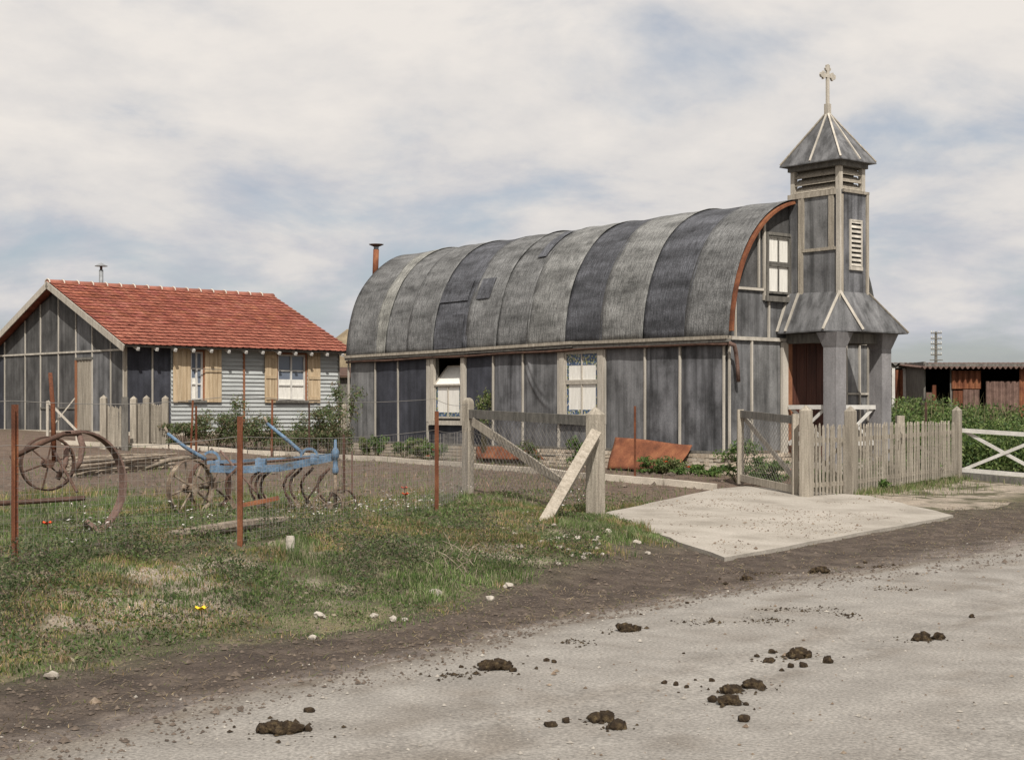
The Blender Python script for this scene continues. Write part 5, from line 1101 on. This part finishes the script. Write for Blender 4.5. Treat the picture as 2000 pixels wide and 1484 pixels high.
for px, py, w_ in ((1560, 1190, 110), (1505, 1212, 60), (1370, 1215, 70), (1745, 1150, 80), (1650, 1200, 50), (880, 1320, 60), (1130, 1255, 50), (1700, 1108, 120), (1480, 1120, 90)):
    g = ground(px, py); m = w_*2; xs_.append(g.x+rng.normal(0, w_*.4, m)*g.y/FPX); ys_.append(g.y+rng.normal(0, .09, m)); ss_.append(rng.gamma(1.5, .0032, m))
pebbles('dung_crumbs', np.concatenate(xs_), np.concatenate(ys_), np.concatenate(ss_), m_dung, 'trampled crumbs of dung scattered over the road', 'dung crumbs')
# flowers
def dots(name, P, s, cols, label, cat): o = link(name, leaves(name, P, s, cols, flat=1.5)); tag(o, label, cat, kind='stuff')
def scatter_px(boxes):
    out = []
    for px0, px1, py0, py1, n in boxes:
        for _ in range(n): g = ground(random.uniform(px0, px1), random.uniform(py0, py1)); out.append((g.x, g.y, g.z+random.uniform(.08, .2)))
    return np.array(out)
P = scatter_px([(740, 860, 985, 1012, 90), (850, 930, 960, 985, 22), (540, 640, 965, 1000, 80), (600, 690, 985, 1030, 30), (1090, 1160, 970, 1010, 40), (160, 215, 1015, 1055, 26), (90, 180, 1000, 1090, 30), (300, 620, 1000, 1060, 45), (1020, 1080, 1025, 1040, 10), (660, 760, 1000, 1020, 25), (560, 680, 1000, 1040, 25)])
dots('daisies', P, rng.uniform(.014, .026, len(P)), palette(len(P), [(.66, .64, .60), (.60, .54, .54)]), 'small white daisies dotted through the grass by wire fence', 'daisies')
def poppy(g, label, group, h=None, c=(.55, .06, .02), mm=None):
    h = h or random.uniform(.16, .30); root = empty('poppy' if mm is None else 'wild_flower', g, 0, label, 'flower', group); w = MB(); w.tube([(0, 0, 0), (.01, 0, h*.6), (.0, .01, h)], .004, 5); w.build('stem', m_stem, root)
    w = MB()
    for k in range(5): a = k*1.257; d = Vector((math.cos(a), math.sin(a), 0)); n_ = Vector((-d.y, d.x, 0)); c0 = Vector((0, 0, h)); w.add([c0, c0+d*.03+n_*.028+Vector((0, 0, .012)), c0+d*.052+Vector((0, 0, .03)), c0+d*.03-n_*.028+Vector((0, 0, .012))], [(0, 1, 2, 3)])
    w.build('petals', mm or m_pop, root)
m_pop = simple('poppy_red', (.62, .085, .03), bump=0, fine=None); m_yel = simple('yellow_petal', (.75, .50, .03), bump=0, fine=None)
for px, py, lab, grp in ((790, 1003, 'orange red poppy beside the rusty stake in the grass', 'poppies by the wire fence'), (792, 1018, 'orange red poppy beside the rusty stake in the grass', 'poppies by the wire fence'), (1290, 925, 'red flower in the bed under the rusty sheet', 'red flowers at the church foot'), (1300, 930, 'red flower in the bed under the rusty sheet', 'red flowers at the church foot'), (1345, 935, 'red flower in the bed under the rusty sheet', 'red flowers at the church foot'), (1540, 940, 'red poppy seen through the mesh gate', 'poppies behind the mesh gate'), (1592, 940, 'red poppy behind the wicket pickets', 'poppies behind the wicket'), (1634, 935, 'red poppy behind the wicket pickets', 'poppies behind the wicket'), (1600, 948, 'red poppy behind the wicket pickets', 'poppies behind the wicket'), (848, 905, 'red flower in the bed by the first church window', 'red flowers by the window'), (836, 908, 'red flower in the bed by the first church window', 'red flowers by the window'), (92, 1090, 'red poppy in the weeds by the plough wheel', None)):
    poppy(ground(px, py), lab, grp)
poppy(ground(392, 1230), 'single yellow flower on the verge below the bank', None, .14, mm=m_yel)
# shrubs
def shrub(px, py, h, w_, n, cs, label, depth=None, name='shrub', cat='shrub', group=None, size=(.02, .045), clumps=14, z0=.12):
    g = ground(px, py) if depth is None else onz(px, depth); root = empty(name, g, 0, label, cat, group); C = []; w = MB()
    for k in range(clumps):
        a = random.uniform(0, 6.3); rr_ = w_*.5*math.sqrt(random.random())*.85; c = np.array([rr_*math.cos(a), rr_*.7*math.sin(a), h*random.uniform(z0+.1, .92)]); C.append((c, w_*random.uniform(.08, .24), h*random.uniform(.06, .20)))
        w.tube([(c[0]*.15, c[1]*.15, -.05), (c[0]*.5, c[1]*.5, c[2]*.5), tuple(c)], [.010, .008, .004], 5)
    w.build('stem', m_stem, root); P = []
    for c, a, b in C:
        m = n//clumps; v = rng.normal(size=(m, 3)); v /= np.linalg.norm(v, axis=1)[:, None]; v *= rng.uniform(.1, 1.5, (m, 1))**.8; P.append(c+v*np.array([a, a, b]))
    P = np.concatenate(P); P[:, 2] = np.maximum(P[:, 2], .02); link('foliage', leaves('foliage', P, rng.uniform(size[0], size[1], len(P)), palette(len(P), cs)), root)
G1 = [(.075, .115, .045), (.11, .15, .06), (.16, .17, .09), (.17, .135, .085)]; G2 = [(.14, .17, .06), (.09, .14, .04), (.20, .20, .10)]; G3 = [(.06, .12, .03), (.10, .17, .04), (.15, .19, .07)]
sh = [(360, 880, .55, .9, 'low dark bush under the narrow hut window'), (420, 878, .75, 1.1, 'bushy rose below the narrow hut window shutter'), (468, 872, 1.05, .9, 'tall leafy rose beside the brown downpipe'), (505, 872, .75, 1.0, 'dense bush at the hut wall between the windows'), (560, 872, .70, 1.2, 'wide dark bush under the wide hut window'), (610, 870, .95, 1.0, 'leafy bush beside the dark stake at hut wall'), (645, 872, 1.05, .8, 'pale reedy bush at the right end of the hut')]
for px, py, h, w_, lab in sh: shrub(px, py, h*1.15, w_*1.3, 3000, G1, lab, group='bushes along the hut wall', depth=38.5)
shrub(668, 866, 1.75, .85, 1800, G1, 'straggling climbing rose on the pointed post between hut and church', depth=36.4, size=(.025, .05))
def church_plant(px, h, w_, n, cs, label, off=-.45, **k):
    y_ = CH.hit('x', off, px)[0]; p = cw(off, y_, 0); p.z = tz(p.x, p.y); dd = p.y; shrub(px, 0, h, w_, n, cs, label, depth=dd, **k)
for px, h, w_, cs, lab in ((715, .42, .5, G2, 'pale green plant at the far end of the church wall'), (735, .50, .5, G3, 'green tuft below the dark wall felt of the church'), (790, .48, .55, G3, 'leafy plant below the second dark felt strip'), (818, .5, .5, G2, 'pale yellowish plant beside the first church window'), (850, .45, .6, G3, 'green plant with red flowers under first church window'), (1030, .6, .6, G1, 'dark bush behind the netting at the church wall'), (1125, .6, .5, G3, 'green plant at the wall behind the slanting strut'),
        (1275, .34, .6, G3, 'low green plant right under the rusty sheet edge'), (1312, .34, .6, G2, 'yellow green iris clump beside the brick plinth'), (1345, .20, .6, G3, 'spreading green plant along the brick plinth'), (1385, .15, .5, G3, 'small green tuft at the plinth near the gate')):
    church_plant(px, h, w_, 900, cs, lab, group='plants along the church wall', off=-.55)
church_plant(945, 1.65, .5, 700, G2, 'tall pale climbing plant on the dark church felt', off=-.18, z0=.35)
for px, d_, h, lab in ((1445, 27.6, .75, 'green bush at the church corner behind mesh gate'), (1510, 27.0, .5, 'green plant seen low through the mesh gate'), (1605, 26.0, .4, 'green weeds behind the wicket pickets'), (1690, 27.0, .45, 'weeds behind the picket fence by the post'), (1720, 28.5, .5, 'leafy weeds behind the middle of the picket fence'), (1790, 30.0, .55, 'bushy weeds behind the far half of the picket fence')):
    shrub(px, 0, h, .9, 1500, G3, lab, depth=d_, group='weeds behind the gate and fence')
# vegetable plot behind the picket fence
N = 1500; d_ = rng.uniform(32.5, 39.5, N); px = rng.uniform(1735, 2060, N); x = (px-1000)/FPX*d_; z = terrain(x, d_); hh = (.55+1.15*fbm(x*.9, d_*.9, 15))*np.interp(d_, [32, 39], [.75, 1.25])
P = []; Cc = []
for i in range(N):
    m = 34; v = rng.normal(size=(m, 3))*np.array([.13, .13, .0]); v[:, 2] = rng.uniform(.1, 1, m)*hh[i]; P.append(np.array([x[i], d_[i], z[i]])+v); Cc.append(palette(m, [(.075, .125, .03), (.12, .17, .05), (.17, .21, .08), (.05, .085, .03)])*rng.uniform(.8, 1.2))
P = np.concatenate(P); o = link('vegetable_plot', leaves('vegetable_plot', P, rng.uniform(.03, .065, len(P)), np.concatenate(Cc))); tag(o, 'dense green vegetable plants filling the plot before the sheds', 'plants', kind='stuff')
n = 420; px = rng.uniform(1745, 2040, n); d_ = rng.uniform(36, 40, n); x = (px-1000)/FPX*d_; o = link('dry_stalks', blades('dry_stalks', x, d_, rng.uniform(.9, 1.8, n), rng.uniform(.010, .018, n), palette(n, [(.34, .28, .18), (.25, .23, .12), (.14, .16, .06)]), lean=.35)); tag(o, 'tall dry stalks rising before the rusty sheds', 'stalks', kind='stuff')
# rank grass under right fence line and twigs on the bank
N = 9000; t = rng.random(N); A, B = gB.location, gC.location; x = A.x+(B.x-A.x)*t+rng.normal(0, .22, N); y = A.y+(B.y-A.y)*t+rng.normal(.1, .25, N); n = N
o = link('fence_grass', blades('fence_grass', x, y, rng.uniform(.03, .17, n)*np.clip(rng.random(n)*1.5, .3, 1), rng.uniform(.006, .014, n), palette(n, GREENS, [4, 2, 3, 3, 3]))); tag(o, 'rank green and dry grass along the picket fence foot', 'grass', kind='stuff')
w = MB()
for k in range(26):
    g = ground(random.gauss(895, 30), random.gauss(1108, 16)); a = random.uniform(0, 6.3); l = random.uniform(.08, .26); p = g+Vector((0, 0, .02)); q = p+Vector((math.cos(a)*l, math.sin(a)*l*.5, random.uniform(.05, .2))); w.tube([p, p.lerp(q, .5)+Vector((0, 0, .02)), q], [.004, .003, .0015], 5)
o = w.build('dead_twigs', m_stick); tag(o, 'tangle of dead grey twigs on the grass bank', 'twigs', kind='stuff')
